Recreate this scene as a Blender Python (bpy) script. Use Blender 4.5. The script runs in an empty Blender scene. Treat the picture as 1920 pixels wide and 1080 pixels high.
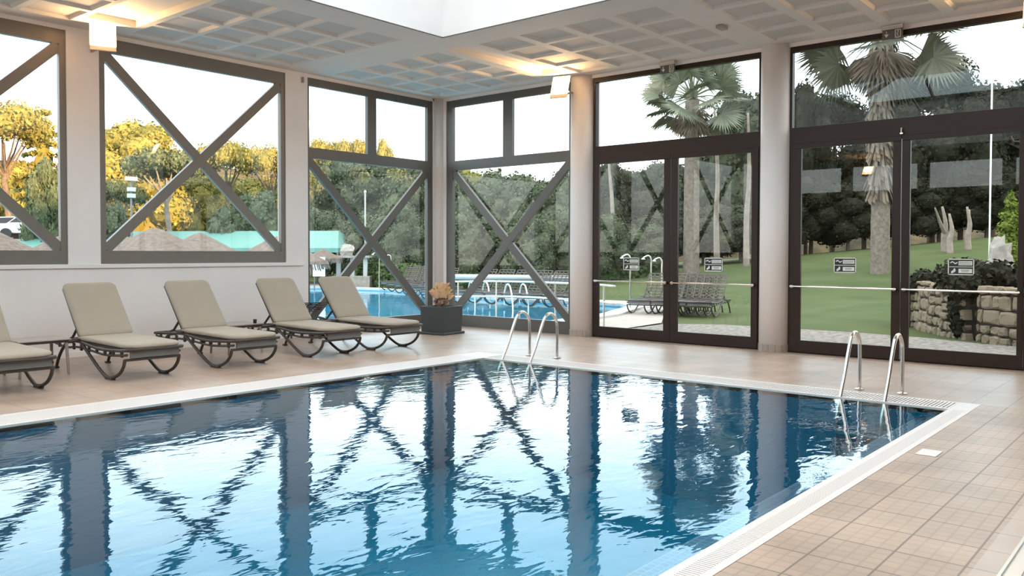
import bpy, bmesh, math, random
from mathutils import Vector, Matrix
PI = math.pi
SC = bpy.context.scene
COL = SC.collection
# ------------------------------------------------------------------ camera
CX, CY, CH = -12.6807, -12.9048, 1.55
YAW, PITCH, ROLL, FL, SX, SY = 0.686864, -0.02486, 0.002487, 1573.4665, 32.154, -27.608
fw = Vector((math.cos(YAW)*math.cos(PITCH), math.sin(YAW)*math.cos(PITCH), math.sin(PITCH)))
r0 = Vector((math.sin(YAW), -math.cos(YAW), 0)); u0 = r0.cross(fw)
rt = r0*math.cos(ROLL)+u0*math.sin(ROLL); up = -r0*math.sin(ROLL)+u0*math.cos(ROLL)
cd = bpy.data.cameras.new('camera'); cam = bpy.data.objects.new('camera', cd); COL.objects.link(cam)
cd.sensor_width = 36; cd.lens = FL*36/1920; cd.shift_x = -SX/1920; cd.shift_y = SY/1920
cd.clip_start = .05; cd.clip_end = 600
M = Matrix((rt, up, -fw)).transposed().to_4x4(); M.translation = (CX, CY, CH); cam.matrix_world = M
SC.camera = cam
def at(px, py, D):
    "point at forward depth D along the sight line of a measured spot"
    d = fw + rt*((px-960-SX)/FL) - up*((py-540-SY)/FL)
    return Vector((CX, CY, CH)) + d*D
def spot(px, D, z=-.12):
    p = at(px, 472, D); return Vector((p.x, p.y, z))
# ------------------------------------------------------------------ world, sun, exposure
SC.view_settings.view_transform = 'Standard'; SC.view_settings.look = 'None'
SC.view_settings.gamma = 1; SC.view_settings.use_curve_mapping = False
SC.view_settings.exposure = 1.42
SC.cycles.caustics_reflective = False; SC.cycles.caustics_refractive = False
SC.cycles.transparent_max_bounces = 32; SC.cycles.max_bounces = 8
SC.cycles.sample_clamp_indirect = 4
w = bpy.data.worlds.new('dusk_sky'); SC.world = w; w.use_nodes = True
nt = w.node_tree; nt.nodes.clear()
def N(nt, t, **k):
    n = nt.nodes.new(t)
    for a, v in k.items(): setattr(n, a, v)
    return n
o = N(nt, 'ShaderNodeOutputWorld'); bg = N(nt, 'ShaderNodeBackground'); tc = N(nt, 'ShaderNodeTexCoord')
sp = N(nt, 'ShaderNodeSeparateXYZ'); rp = N(nt, 'ShaderNodeValToRGB')
nt.links.new(tc.outputs['Generated'], sp.inputs[0]); nt.links.new(sp.outputs['Z'], rp.inputs[0])
nt.links.new(rp.outputs[0], bg.inputs['Color']); nt.links.new(bg.outputs[0], o.inputs[0])
e = rp.color_ramp.elements
e[0].position = 0.0; e[0].color = (.50, .47, .44, 1)
e[1].position = 1.0; e[1].color = (.50, .50, .495, 1)
a = e.new(.16); a.color = (.53, .62, .66, 1); a = e.new(.34); a.color = (.36, .56, .70, 1); a = e.new(.62); a.color = (.50, .50, .50, 1)
bg.inputs['Strength'].default_value = 2.6
sd = bpy.data.lights.new('evening_sun', 'SUN'); sun = bpy.data.objects.new('evening_sun', sd); COL.objects.link(sun)
sd.energy = 5.5; sd.angle = math.radians(1.2); sd.color = (1, .60, .22)
SUN_TRAVEL = Vector((math.sin(math.radians(4)), math.cos(math.radians(4)), -math.tan(math.radians(7.5))))
sun.rotation_euler = SUN_TRAVEL.to_track_quat('-Z', 'Y').to_euler()
# ------------------------------------------------------------------ materials
def mat(name, col=(.8, .8, .8), rough=.5, metal=0, spec=.5, var=0, vscale=6, emit=None, estr=0, bump=0, bscale=40, island=0, col2=None):
    m = bpy.data.materials.new(name); m.use_nodes = True; t = m.node_tree
    b = t.nodes['Principled BSDF']
    b.inputs['Base Color'].default_value = (*col, 1); b.inputs['Roughness'].default_value = rough
    b.inputs['Metallic'].default_value = metal; b.inputs['Specular IOR Level'].default_value = spec
    if emit: b.inputs['Emission Color'].default_value = (*emit, 1); b.inputs['Emission Strength'].default_value = estr
    if var or island or col2:
        c2 = col2 or tuple(c*(1-var) for c in col)
        mx = N(t, 'ShaderNodeMix', data_type='RGBA'); mx.inputs[6].default_value = (*col, 1); mx.inputs[7].default_value = (*c2, 1)
        if island:
            g = N(t, 'ShaderNodeNewGeometry'); t.links.new(g.outputs['Random Per Island'], mx.inputs[0])
        else:
            n = N(t, 'ShaderNodeTexNoise'); n.inputs['Scale'].default_value = vscale; n.inputs['Detail'].default_value = 4
            cc = N(t, 'ShaderNodeTexCoord'); t.links.new(cc.outputs['Object'], n.inputs['Vector'])
            mr = N(t, 'ShaderNodeMapRange'); mr.inputs[1].default_value = .35; mr.inputs[2].default_value = .65
            t.links.new(n.outputs['Fac'], mr.inputs[0]); t.links.new(mr.outputs[0], mx.inputs[0])
        t.links.new(mx.outputs[2], b.inputs['Base Color'])
    if bump:
        n = N(t, 'ShaderNodeTexNoise'); n.inputs['Scale'].default_value = bscale; n.inputs['Detail'].default_value = 3
        cc = N(t, 'ShaderNodeTexCoord'); t.links.new(cc.outputs['Object'], n.inputs['Vector'])
        bp = N(t, 'ShaderNodeBump'); bp.inputs['Strength'].default_value = bump; bp.inputs['Distance'].default_value = .02
        t.links.new(n.outputs['Fac'], bp.inputs['Height']); t.links.new(bp.outputs[0], b.inputs['Normal'])
    return m
def clearmat(name, r0v, tint, wave=None, gloss=(1, 1, 1)):
    "clear sheet: see-through and mirror mixed by viewing angle (Schlick)"
    m = bpy.data.materials.new(name); m.use_nodes = True; t = m.node_tree; t.nodes.clear()
    o = N(t, 'ShaderNodeOutputMaterial'); mx = N(t, 'ShaderNodeMixShader'); tr = N(t, 'ShaderNodeBsdfTransparent'); gl = N(t, 'ShaderNodeBsdfGlossy')
    tr.inputs[0].default_value = (*tint, 1); gl.inputs['Roughness'].default_value = 0.0; gl.inputs['Color'].default_value = (*gloss, 1)
    g = N(t, 'ShaderNodeNewGeometry'); dt = N(t, 'ShaderNodeVectorMath', operation='DOT_PRODUCT')
    t.links.new(g.outputs['Incoming'], dt.inputs[0])
    if wave:
        cc = N(t, 'ShaderNodeTexCoord'); prev = None; hs = []
        for sc, stx, dist, wt in wave:
            mp = N(t, 'ShaderNodeMapping'); mp.inputs['Scale'].default_value = (sc*stx[0], sc*stx[1], sc); mp.inputs['Rotation'].default_value = (0, 0, stx[2])
            n = N(t, 'ShaderNodeTexNoise'); n.inputs['Scale'].default_value = 1; n.inputs['Detail'].default_value = 2.0; n.inputs['Roughness'].default_value = .45; n.inputs['Distortion'].default_value = dist
            t.links.new(cc.outputs['Object'], mp.inputs[0]); t.links.new(mp.outputs[0], n.inputs['Vector'])
            ml = N(t, 'ShaderNodeMath', operation='MULTIPLY'); ml.inputs[1].default_value = wt; t.links.new(n.outputs['Fac'], ml.inputs[0]); hs.append(ml)
        acc = hs[0]
        for h in hs[1:]:
            ad = N(t, 'ShaderNodeMath', operation='ADD'); t.links.new(acc.outputs[0], ad.inputs[0]); t.links.new(h.outputs[0], ad.inputs[1]); acc = ad
        bp = N(t, 'ShaderNodeBump'); bp.inputs['Strength'].default_value = 1; bp.inputs['Distance'].default_value = 1
        t.links.new(acc.outputs[0], bp.inputs['Height']); t.links.new(bp.outputs[0], gl.inputs['Normal']); t.links.new(bp.outputs[0], dt.inputs[1])
    else:
        t.links.new(g.outputs['Normal'], dt.inputs[1])
    ab = N(t, 'ShaderNodeMath', operation='ABSOLUTE'); t.links.new(dt.outputs['Value'], ab.inputs[0])
    s1 = N(t, 'ShaderNodeMath', operation='SUBTRACT', use_clamp=True); s1.inputs[0].default_value = 1; t.links.new(ab.outputs[0], s1.inputs[1])
    pw = N(t, 'ShaderNodeMath', operation='POWER'); pw.inputs[1].default_value = 5; t.links.new(s1.outputs[0], pw.inputs[0])
    ma = N(t, 'ShaderNodeMath', operation='MULTIPLY_ADD', use_clamp=True); ma.inputs[1].default_value = 1-r0v; ma.inputs[2].default_value = r0v; t.links.new(pw.outputs[0], ma.inputs[0])
    t.links.new(ma.outputs[0], mx.inputs[0]); t.links.new(tr.outputs[0], mx.inputs[1]); t.links.new(gl.outputs[0], mx.inputs[2]); t.links.new(mx.outputs[0], o.inputs[0])
    return m
def tilemat(name, c1, c2, grout, size, off, rough=.4, sub=0, gap=.006, mottle=.17, glossy=.5):
    "square tiles laid on the object's own x/y grid"
    m = bpy.data.materials.new(name); m.use_nodes = True; t = m.node_tree; b = t.nodes['Principled BSDF']; b.inputs['Roughness'].default_value = rough; b.inputs['Specular IOR Level'].default_value = glossy
    cc = N(t, 'ShaderNodeTexCoord'); mp = N(t, 'ShaderNodeMapping'); mp.inputs['Location'].default_value = (off[0], off[1], off[2] if len(off) > 2 else 0)
    t.links.new(cc.outputs['Object'], mp.inputs[0])
    def brick(sz, gp):
        bt = N(t, 'ShaderNodeTexBrick'); bt.offset = 0; bt.squash = 1
        bt.inputs['Color1'].default_value = (*c1, 1); bt.inputs['Color2'].default_value = (*c2, 1); bt.inputs['Mortar'].default_value = (*grout, 1)
        bt.inputs['Scale'].default_value = 1; bt.inputs['Mortar Size'].default_value = gp; bt.inputs['Mortar Smooth'].default_value = .3
        bt.inputs['Brick Width'].default_value = sz; bt.inputs['Row Height'].default_value = sz
        t.links.new(mp.outputs[0], bt.inputs['Vector']); return bt
    bt = brick(size, gap)
    n = N(t, 'ShaderNodeTexNoise'); n.inputs['Scale'].default_value = 1.7; n.inputs['Detail'].default_value = 5; t.links.new(cc.outputs['Object'], n.inputs['Vector'])
    mr = N(t, 'ShaderNodeMapRange'); mr.inputs[1].default_value = .3; mr.inputs[2].default_value = .7; mr.inputs[3].default_value = 1-mottle; mr.inputs[4].default_value = 1+mottle
    t.links.new(n.outputs['Fac'], mr.inputs[0])
    mx = N(t, 'ShaderNodeVectorMath', operation='MULTIPLY'); t.links.new(bt.outputs['Color'], mx.inputs[0]); t.links.new(mr.outputs[0], mx.inputs[1])
    last = mx
    if sub:
        b2 = brick(sub, .012); b2.inputs['Color1'].default_value = (1.06, 1.06, 1.06, 1); b2.inputs['Color2'].default_value = (1.0, 1.0, 1.0, 1); b2.inputs['Mortar'].default_value = (.86, .86, .84, 1); b2.inputs['Mortar Smooth'].default_value = 1
        m2 = N(t, 'ShaderNodeVectorMath', operation='MULTIPLY'); t.links.new(last.outputs[0], m2.inputs[0]); t.links.new(b2.outputs['Color'], m2.inputs[1]); last = m2
    t.links.new(last.outputs[0], b.inputs['Base Color'])
    bp = N(t, 'ShaderNodeBump'); bp.inputs['Strength'].default_value = .3; bp.inputs['Distance'].default_value = .004; bp.invert = True
    t.links.new(bt.outputs['Fac'], bp.inputs['Height']); t.links.new(bp.outputs[0], b.inputs['Normal'])
    return m
X_ = {}
X_['wall'] = mat('white_plaster', (.93, .87, .85), .6, var=.04, vscale=1.5)
X_['coffer'] = mat('darker_coffer_plaster', (.62, .575, .545), .85)  # coffer tops a darker grey than the ribs
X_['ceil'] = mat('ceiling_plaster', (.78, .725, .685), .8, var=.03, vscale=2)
X_['darkwall'] = mat('brown_panelling', (.16, .10, .065), .5, var=.25, vscale=3)
X_['frame'] = mat('grey_bronze_metal', (.20, .178, .158), .38, .0, .5)
X_['frame2'] = mat('dark_grey_bronze_metal', (.115, .105, .095), .38, 0, .5)
X_['door'] = mat('dark_brown_metal', (.030, .016, .012), .4, 0, .3)
X_['glass'] = clearmat('window_glass', .021, (.97, .98, .97))
X_['roofglass'] = clearmat('rooflight_glass', .05, (.93, .97, .95))
X_['water'] = clearmat('rippled_water', .02, (.66, .92, .97), wave=[(1.1, (1, 1, .3), .3, .0048), (5.0, (.8, 1.5, -.70), .6, .0020), (14, (.8, 1.4, -.5), .2, .0003)])
X_['water2'] = clearmat('outdoor_water', .02, (.75, .94, .97), wave=[(1.2, (1, 1, .3), .3, .01), (5, (1, 1, 0), .3, .003)])
X_['poolblue'] = tilemat('blue_pool_mosaic', (.0, .135, .235), (.001, .15, .26), (.001, .16, .275), .05, (0, 0), .3, gap=.003, mottle=.1)
X_['poolledge'] = tilemat('pale_blue_mosaic', (.045, .06, .13), (.07, .085, .16), (.14, .15, .22), .05, (0, 0), .3, gap=.006)
X_['poollight'] = mat('light_blue_liner', (.20, .60, .80), .5, var=.1, vscale=1)
X_['floor'] = tilemat('beige_floor_tile', (.45, .335, .265), (.485, .36, .285), (.33, .24, .19), .3335, (6.79+.3335*40, 11.30+.3335*60), .33)
X_['floorA'] = tilemat('studded_pool_tile', (.385, .27, .195), (.435, .305, .222), (.21, .14, .10), .3335, (6.79+.3335*40, 11.30+.3335*60), .38, sub=.3335/4)
X_['rim'] = mat('white_grating', (.70, .64, .62), .45)
X_['slot'] = mat('grating_channel', (.33, .27, .24), .7)
X_['slotpale'] = mat('pale_grating_channel', (.50, .44, .41), .7)
X_['skirt'] = tilemat('grey_column_tile', (.40, .33, .29), (.44, .36, .31), (.3, .25, .22), .1, (0, 0), .4)
X_['steel'] = mat('brushed_steel', (.72, .68, .64), .18, 1)
X_['white'] = mat('white_paint', (.86, .86, .85), .4)
X_['resin'] = mat('dark_brown_resin', (.055, .042, .036), .42)
X_['greybar'] = mat('grey_resin', (.16, .16, .155), .45)
X_['cushion'] = mat('beige_cushion', (.40, .345, .28), .85, var=.05, vscale=3, bump=.15, bscale=300)
X_['piping'] = mat('dark_piping', (.12, .10, .09), .8)
X_['tabletop'] = mat('taupe_resin', (.34, .28, .25), .3)
X_['planter'] = mat('charcoal_planter', (.045, .047, .05), .45)
X_['petal'] = mat('apricot_leaf', (.95, .70, .42), .6, island=1, col2=(.88, .54, .42))
X_['petal2'] = mat('ochre_leaf', (.85, .62, .20), .6, island=1, col2=(.75, .6, .28))
X_['dead'] = mat('withered_leaf', (.30, .19, .15), .8, island=1, col2=(.48, .30, .22))
X_['deadfrond'] = mat('dry_palm_frond', (.22, .175, .135), .9, island=1, col2=(.11, .085, .065))
X_['soil'] = mat('dark_soil', (.05, .035, .03), .9)
X_['lamp'] = mat('warm_lamp_glass', (1, .8, .5), .3, emit=(1.0, .68, .34), estr=9)
X_['lampbody'] = mat('beige_lamp_housing', (.40, .33, .30), .5)
X_['black'] = mat('black_plastic', (.015, .015, .015), .4)
X_['signw'] = mat('white_vinyl', (.82, .82, .76), .5)
X_['signk'] = mat('black_vinyl', (.02, .022, .02), .5)
X_['signtext'] = mat('grey_print', (.22, .22, .20), .6)
X_['exitbody'] = mat('exit_sign_panel', (.13, .12, .11), .4)
X_['lawn'] = mat('mown_grass', (.060, .082, .030), .9, col2=(.086, .105, .042), vscale=.35)
X_['hill'] = mat('wooded_hillside', (.11, .08, .045), .95, col2=(.035, .036, .022), vscale=.5)
X_['gravel'] = mat('pale_gravel', (.30, .28, .255), .9, col2=(.15, .14, .125), vscale=9, bump=.6, bscale=60)
X_['paving'] = mat('pale_paving', (.36, .32, .28), .7, var=.1, vscale=2)
X_['coping'] = mat('white_coping', (.50, .50, .48), .6)
X_['stone'] = mat('honey_fieldstone', (.34, .27, .19), .9, island=1, col2=(.17, .135, .10), bump=.5, bscale=9)
X_['paleStone'] = mat('pale_rock', (.40, .36, .315), .9, var=.3, vscale=5, bump=.5, bscale=6)
X_['gap'] = mat('dark_joint', (.04, .03, .022), .95)
X_['bark'] = mat('grey_bark', (.20, .145, .11), .9, var=.4, vscale=5, bump=.4, bscale=8)
X_['palebark'] = mat('pale_bark', (.36, .29, .24), .9, var=.3, vscale=3, bump=.4, bscale=8)
X_['palmtrunk'] = mat('palm_trunk', (.24, .19, .155), .9, var=.35, vscale=7, bump=.5, bscale=12)
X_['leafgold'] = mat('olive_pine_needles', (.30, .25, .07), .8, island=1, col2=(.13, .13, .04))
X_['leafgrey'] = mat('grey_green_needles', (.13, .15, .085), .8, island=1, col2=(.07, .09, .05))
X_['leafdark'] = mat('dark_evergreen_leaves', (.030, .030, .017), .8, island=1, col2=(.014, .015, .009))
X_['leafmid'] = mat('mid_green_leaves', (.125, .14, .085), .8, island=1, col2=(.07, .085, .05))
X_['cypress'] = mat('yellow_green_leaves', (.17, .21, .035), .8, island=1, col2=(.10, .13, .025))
X_['palm'] = mat('palm_green', (.27, .28, .20), .6, island=1, col2=(.15, .16, .11))
X_['palmbacklit'] = mat('backlit_palm_green', (.15, .145, .105), .7, island=1, col2=(.08, .078, .055))  # darker copy of the palm green, backlit shade put into the frond colour
X_['straw'] = mat('straw_thatch', (.20, .16, .135), .95, var=.3, vscale=8, bump=.5, bscale=20)
X_['canvas'] = mat('turquoise_canvas', (.12, .29, .25), .6, var=.08, vscale=1)
X_['carwhite'] = mat('white_car_paint', (.75, .75, .75), .2)
X_['carred'] = mat('red_car_paint', (.6, .10, .08), .2)
X_['carglass'] = mat('dark_car_glass', (.03, .03, .035), .1)
X_['hedge'] = mat('clipped_hedge_leaves', (.11, .15, .06), .85, island=1, col2=(.07, .10, .04))
X_['coir'] = mat('black_coir', (.02, .018, .016), .95, bump=.8, bscale=120)
X_['alu'] = mat('aluminium', (.60, .55, .50), .35, .7)
X_['leafhaze'] = mat('hazed_evergreen_leaves', (.075, .082, .05), .8, island=1, col2=(.04, .045, .028))  # haze over this part of the wood put into a lighter leaf colour
for k in ('palmbacklit', 'lawn', 'leafgold', 'leafgrey', 'leafdark', 'leafmid', 'leafhaze', 'palm', 'hedge', 'cypress', 'hill', 'deadfrond', 'straw', 'bark', 'palebark', 'palmtrunk', 'gravel', 'stone'):
    X_[k].node_tree.nodes['Principled BSDF'].inputs['Specular IOR Level'].default_value = .08
# ------------------------------------------------------------------ mesh helpers
class MB:
    def __init__(s): s.v = []; s.f = []; s.m = []; s.mi = 0
    def add(s, vs, fs, M=None):
        b = len(s.v)
        s.v += [tuple(M @ Vector(p)) for p in vs] if M is not None else [tuple(p) for p in vs]
        s.f += [tuple(i+b for i in f) for f in fs]; s.m += [s.mi]*len(fs)
    def box(s, x0, y0, z0, x1, y1, z1, M=None):
        x0, x1 = min(x0, x1), max(x0, x1); y0, y1 = min(y0, y1), max(y0, y1); z0, z1 = min(z0, z1), max(z0, z1)
        s.add([(x0,y0,z0),(x1,y0,z0),(x1,y1,z0),(x0,y1,z0),(x0,y0,z1),(x1,y0,z1),(x1,y1,z1),(x0,y1,z1)],
              [(0,3,2,1),(4,5,6,7),(0,1,5,4),(1,2,6,5),(2,3,7,6),(3,0,4,7)], M)
    def bar(s, a, b, w, h, upv=(0, 0, 1)):
        a = Vector(a); b = Vector(b); d = (b-a).normalized(); u = Vector(upv)
        if abs(d.dot(u)) > .98: u = Vector((1, 0, 0))
        x = d.cross(u).normalized(); z = x.cross(d)
        vs = [p+x*sx*w/2+z*sz*h/2 for p in (a, b) for sx, sz in ((-1,-1),(1,-1),(1,1),(-1,1))]
        s.add(vs, [(0,3,2,1),(4,5,6,7),(0,1,5,4),(1,2,6,5),(2,3,7,6),(3,0,4,7)])
    def tube(s, pts, r, n=10, caps=True, flat=1.0):
        pts = [Vector(p) for p in pts]; k = len(pts); rs = r if isinstance(r, (list, tuple)) else [r]*k
        b = len(s.v); prev = None
        for i, p in enumerate(pts):
            d = (pts[min(i+1, k-1)]-pts[max(i-1, 0)]).normalized()
            if prev is None:
                u = Vector((0, 0, 1)) if abs(d.z) < .9 else Vector((1, 0, 0))
                x = d.cross(u).normalized()
            else: x = (prev-d*prev.dot(d)).normalized()
            prev = x; y = d.cross(x)
            for j in range(n):
                a = 2*PI*j/n; s.v.append(tuple(p+x*math.cos(a)*rs[i]*flat+y*math.sin(a)*rs[i]))
        for i in range(k-1):
            for j in range(n):
                s.f.append((b+i*n+j, b+i*n+(j+1) % n, b+(i+1)*n+(j+1) % n, b+(i+1)*n+j)); s.m.append(s.mi)
        if caps:
            s.f.append(tuple(b+j for j in reversed(range(n)))); s.f.append(tuple(b+(k-1)*n+j for j in range(n))); s.m += [s.mi]*2
    def lathe(s, prof, n=24, c=(0, 0, 0), cap=True):
        b = len(s.v); k = len(prof)
        for r, z in prof:
            for j in range(n):
                a = 2*PI*j/n; s.v.append((c[0]+r*math.cos(a), c[1]+r*math.sin(a), c[2]+z))
        for i in range(k-1):
            for j in range(n):
                s.f.append((b+i*n+j, b+i*n+(j+1) % n, b+(i+1)*n+(j+1) % n, b+(i+1)*n+j)); s.m.append(s.mi)
        if cap:
            s.f.append(tuple(b+j for j in reversed(range(n)))); s.f.append(tuple(b+(k-1)*n+j for j in range(n))); s.m += [s.mi]*2
    def poly(s, pts, z0, z1):
        n = len(pts); b = len(s.v)
        s.v += [(p[0], p[1], z0) for p in pts]+[(p[0], p[1], z1) for p in pts]
        s.f += [tuple(b+i for i in reversed(range(n))), tuple(b+n+i for i in range(n))]+[(b+i, b+(i+1) % n, b+n+(i+1) % n, b+n+i) for i in range(n)]
        s.m += [s.mi]*(n+2)
    def build(s, name, mats, parent=None, smooth=False, bevel=0, loc=None, subsurf=0, angle=None):
        me = bpy.data.meshes.new(name); me.from_pydata(s.v, [], s.f)
        if not isinstance(mats, (list, tuple)): mats = [mats]
        for m in mats: me.materials.append(X_[m])
        if len(mats) > 1: me.polygons.foreach_set('material_index', s.m)
        if smooth: me.polygons.foreach_set('use_smooth', [True]*len(me.polygons))
        me.update()
        ob = bpy.data.objects.new(name, me); COL.objects.link(ob); ob.parent = parent
        if loc is not None: ob.location = loc
        if bevel:
            md = ob.modifiers.new('bevel', 'BEVEL'); md.width = bevel; md.segments = 2; md.limit_method = 'ANGLE'
        if subsurf:
            md = ob.modifiers.new('sub', 'SUBSURF'); md.levels = subsurf; md.render_levels = subsurf
        return ob
def tag(o, label, cat, group=None, kind=None):
    o['label'] = label; o['category'] = cat
    if group: o['group'] = group
    if kind: o['kind'] = kind
    return o
def struct(o): o['kind'] = 'structure'; return o
def empty(name, loc=(0, 0, 0), rz=0):
    o = bpy.data.objects.new(name, None); COL.objects.link(o); o.location = loc; o.rotation_euler = (0, 0, rz); o.empty_display_size = .1; return o
ORD = ['first', 'second', 'third', 'fourth', 'fifth', 'sixth', 'seventh', 'eighth', 'ninth', 'tenth', 'eleventh', 'twelfth', 'thirteenth', 'fourteenth']
def kids(o): return [c for c in bpy.data.objects if c.parent == o]
def copy_tree(o, parent=None, skip=()):
    c = o.copy(); COL.objects.link(c); c.parent = parent
    for ch in kids(o):
        if ch.name.split('.')[0] not in skip: copy_tree(ch, c, skip)
    return c
def sphere(mb, c, r, seg=12, rings=8, jit=0, rng=None, sq=(1, 1, 1)):
    b = len(mb.v); mb.v.append((c[0], c[1], c[2]-r*sq[2]))
    for i in range(1, rings):
        ph = -PI/2+PI*i/rings
        for j in range(seg):
            k = 1+(rng.uniform(-jit, jit) if rng else 0); a = 2*PI*j/seg
            mb.v.append((c[0]+r*sq[0]*k*math.cos(ph)*math.cos(a), c[1]+r*sq[1]*k*math.cos(ph)*math.sin(a), c[2]+r*sq[2]*k*math.sin(ph)))
    mb.v.append((c[0], c[1], c[2]+r*sq[2])); t = len(mb.v)-1
    fs = [(b, b+1+(j+1) % seg, b+1+j) for j in range(seg)]
    for i in range(rings-2):
        for j in range(seg):
            p = b+1+i*seg; q = p+seg; fs.append((p+j, p+(j+1) % seg, q+(j+1) % seg, q+j))
    p = b+1+(rings-2)*seg; fs += [(t, p+j, p+(j+1) % seg) for j in range(seg)]
    mb.f += fs; mb.m += [mb.mi]*len(fs)

# ================================================================== ROOM
WX, WY = -17.0, -15.5           # far ends of the room behind the camera
ZC = 4.80
OP = (-3.6, -3.75, -14.6, -13.4)  # ceiling opening: east, north, west, south edges
# pool extent
PX1, PY1, PX0, PY0 = -3.60, -4.60, -15.0, -10.86
RIM_N, RIM_E, RIM_S = -4.05, -3.12, -11.06
# floor as rectangles round the pool
b = MB()
def quad(mb, x0, y0, x1, y1, z): mb.add([(x0,y0,z),(x1,y0,z),(x1,y1,z),(x0,y1,z)], [(0,1,2,3)])
quad(b, WX, RIM_N, .3, .3, 0); quad(b, RIM_E, WY, .3, RIM_N, 0); quad(b, WX, WY, RIM_E, -12.0, 0); quad(b, WX, -12.0, PX0-.3, RIM_N, 0)
b.mi = 1; quad(b, PX0-.3, -12.0, RIM_E, RIM_S, 0)
fl = struct(b.build('floor', ['floor', 'floorA']))
# pool shell
b = MB(); ZB = -1.45
b.add([(PX0,PY0,ZB),(PX1,PY0,ZB),(PX1,PY1,ZB),(PX0,PY1,ZB)], [(0,1,2,3)])
b.add([(PX0,PY0,-.02),(PX1,PY0,-.02),(PX1,PY1,-.02),(PX0,PY1,-.02),(PX0,PY0,ZB),(PX1,PY0,ZB),(PX1,PY1,ZB),(PX0,PY1,ZB)],
      [(0,1,5,4),(1,2,6,5),(2,3,7,6),(3,0,4,7)])
b.mi = 1
b.box(PX0, PY0, -.42, PX1, PY0+.27, -.10)
struct(b.build('floor_pool_basin', ['poolblue', 'poolledge']))
def rim(name, x0, y0, x1, y1, along, label, p=.024, br=.018, slot='slotpale'):
    e = empty(name, ((x0+x1)/2, (y0+y1)/2, 0)); ox, oy = e.location.x, e.location.y
    b = MB(); b.box(x0-ox+(.06 if along == 'y' else 0), y0-oy+(.06 if along == 'x' else 0), -.10, x1-ox-(.06 if along == 'y' else 0), y1-oy-(.06 if along == 'x' else 0), -.035); b.build('channel', slot, e)
    b = MB(); lip = .05
    if along == 'x':
        b.box(x0-ox, y0-oy, -.06, x1-ox, y0+lip-oy, .003); b.box(x0-ox, y1-lip-oy, -.06, x1-ox, y1-oy, .003)
    else:
        b.box(x0-ox, y0-oy, -.06, x0+lip-ox, y1-oy, .003); b.box(x1-lip-ox, y0-oy, -.06, x1-ox, y1-oy, .003)
    b.build('edge_lip', 'rim', e)
    b = MB(); k = int(((x1-x0) if along == 'x' else (y1-y0))/p)
    for i in range(k):
        if along == 'x': b.box(x0+i*p-ox, y0+lip-oy, -.04, x0+i*p+br-ox, y1-lip-oy, .004)
        else: b.box(x0+lip-ox, y0+i*p-oy, -.04, x1-lip-ox, y0+i*p+br-oy, .004)
    b.build('grating', 'rim', e)
    return tag(e, label, 'pool grating')
rim('overflow_grating', PX0, PY1, PX1, RIM_N, 'x', 'white slotted overflow grating along the pool side facing the sun loungers')
rim('overflow_grating', PX1, PY0, RIM_E, PY1, 'y', 'white slotted overflow grating under both ladders, on the door side of pool', .036, .022, 'slot')
rim('overflow_grating', PX0, RIM_S, PX1, PY0, 'x', 'white slotted overflow grating along the near pool side beside studded tiles')
b = MB(); b.box(PX1, PY1, -.1, RIM_E, RIM_N, .004); tag(b.build('corner_slab', 'rim', bevel=.004), 'square white corner slab at the far corner of the indoor pool', 'corner slab')
b = MB(); b.box(PX1, RIM_S, -.1, RIM_E, PY0, .004); tag(b.build('corner_slab', 'rim', bevel=.004), 'plain white corner slab at pool corner right of the nearer ladder', 'corner slab')
# water
b = MB(); quad(b, PX0, PY0, PX1, PY1, -.009)
tag(b.build('pool_water', 'water'), 'rippled blue water of the indoor swimming pool reflecting the windows', 'water', kind='stuff')

# ---- ceiling with coffers
def coffered(name, x0, x1, y0, y1, holes, z=ZC):
    xs = sorted(set([x0, x1]+[v for h in holes for v in h[:2]])); ys = sorted(set([y0, y1]+[v for h in holes for v in h[2:4]]))
    b = MB()
    def inh(x, y):
        return any(h[0] < x < h[1] and h[2] < y < h[3] for h in holes)
    for i in range(len(xs)-1):
        for j in range(len(ys)-1):
            if not inh((xs[i]+xs[i+1])/2, (ys[j]+ys[j+1])/2):
                b.add([(xs[i],ys[j],z),(xs[i],ys[j+1],z),(xs[i+1],ys[j+1],z),(xs[i+1],ys[j],z)], [(0,1,2,3)])
    for h in holes:
        a0, a1, c0, c1 = h[:4]; dp = h[4]; t = h[5]
        b.add([(a0,c0,z),(a1,c0,z),(a1,c1,z),(a0,c1,z),(a0+t,c0+t,z+dp),(a1-t,c0+t,z+dp),(a1-t,c1-t,z+dp),(a0+t,c1-t,z+dp)],
              [(4,7,6,5),(0,4,5,1),(1,5,6,2),(2,6,7,3),(3,7,4,0)])
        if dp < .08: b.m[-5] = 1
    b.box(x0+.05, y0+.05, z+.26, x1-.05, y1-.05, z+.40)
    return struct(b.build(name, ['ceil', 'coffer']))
DP, TP = .04, .035
rows_n = [(-.98, -.36), (-1.70, -1.07), (-2.42, -1.79), (-3.16, -2.52)]
holes = []
for k in range(4):
    for i in range(4):
        xa = -3.90-3.70*k-.725*i
        for (ya, yb) in rows_n: holes.append((xa-.64, xa, ya, yb, DP, TP))
for i in range(4):
    xa = -.30-.70*i
    for j in range(4):
        ya = -.34-.70*j; holes.append((xa-.60, xa, ya-.60, ya, DP, TP))
holes.append((-3.05, -.55, -3.74, -3.25, .09, .02))
for k in range(3): holes.append((-7.52-3.70*k, -6.82-3.70*k, -3.1, -.70, .09, .02))
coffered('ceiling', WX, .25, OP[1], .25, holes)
holes = []
for k in range(4):
    for j in range(4):
        ya = -3.92-3.70*k-.835*j
        if ya-.68 < WY: continue
        for i in range(4):
            xa = -.28-.70*i; holes.append((xa-.61, xa, ya-.68, ya, DP, TP))
coffered('ceiling_east', OP[0], .25, WY, OP[1], holes)
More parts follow.
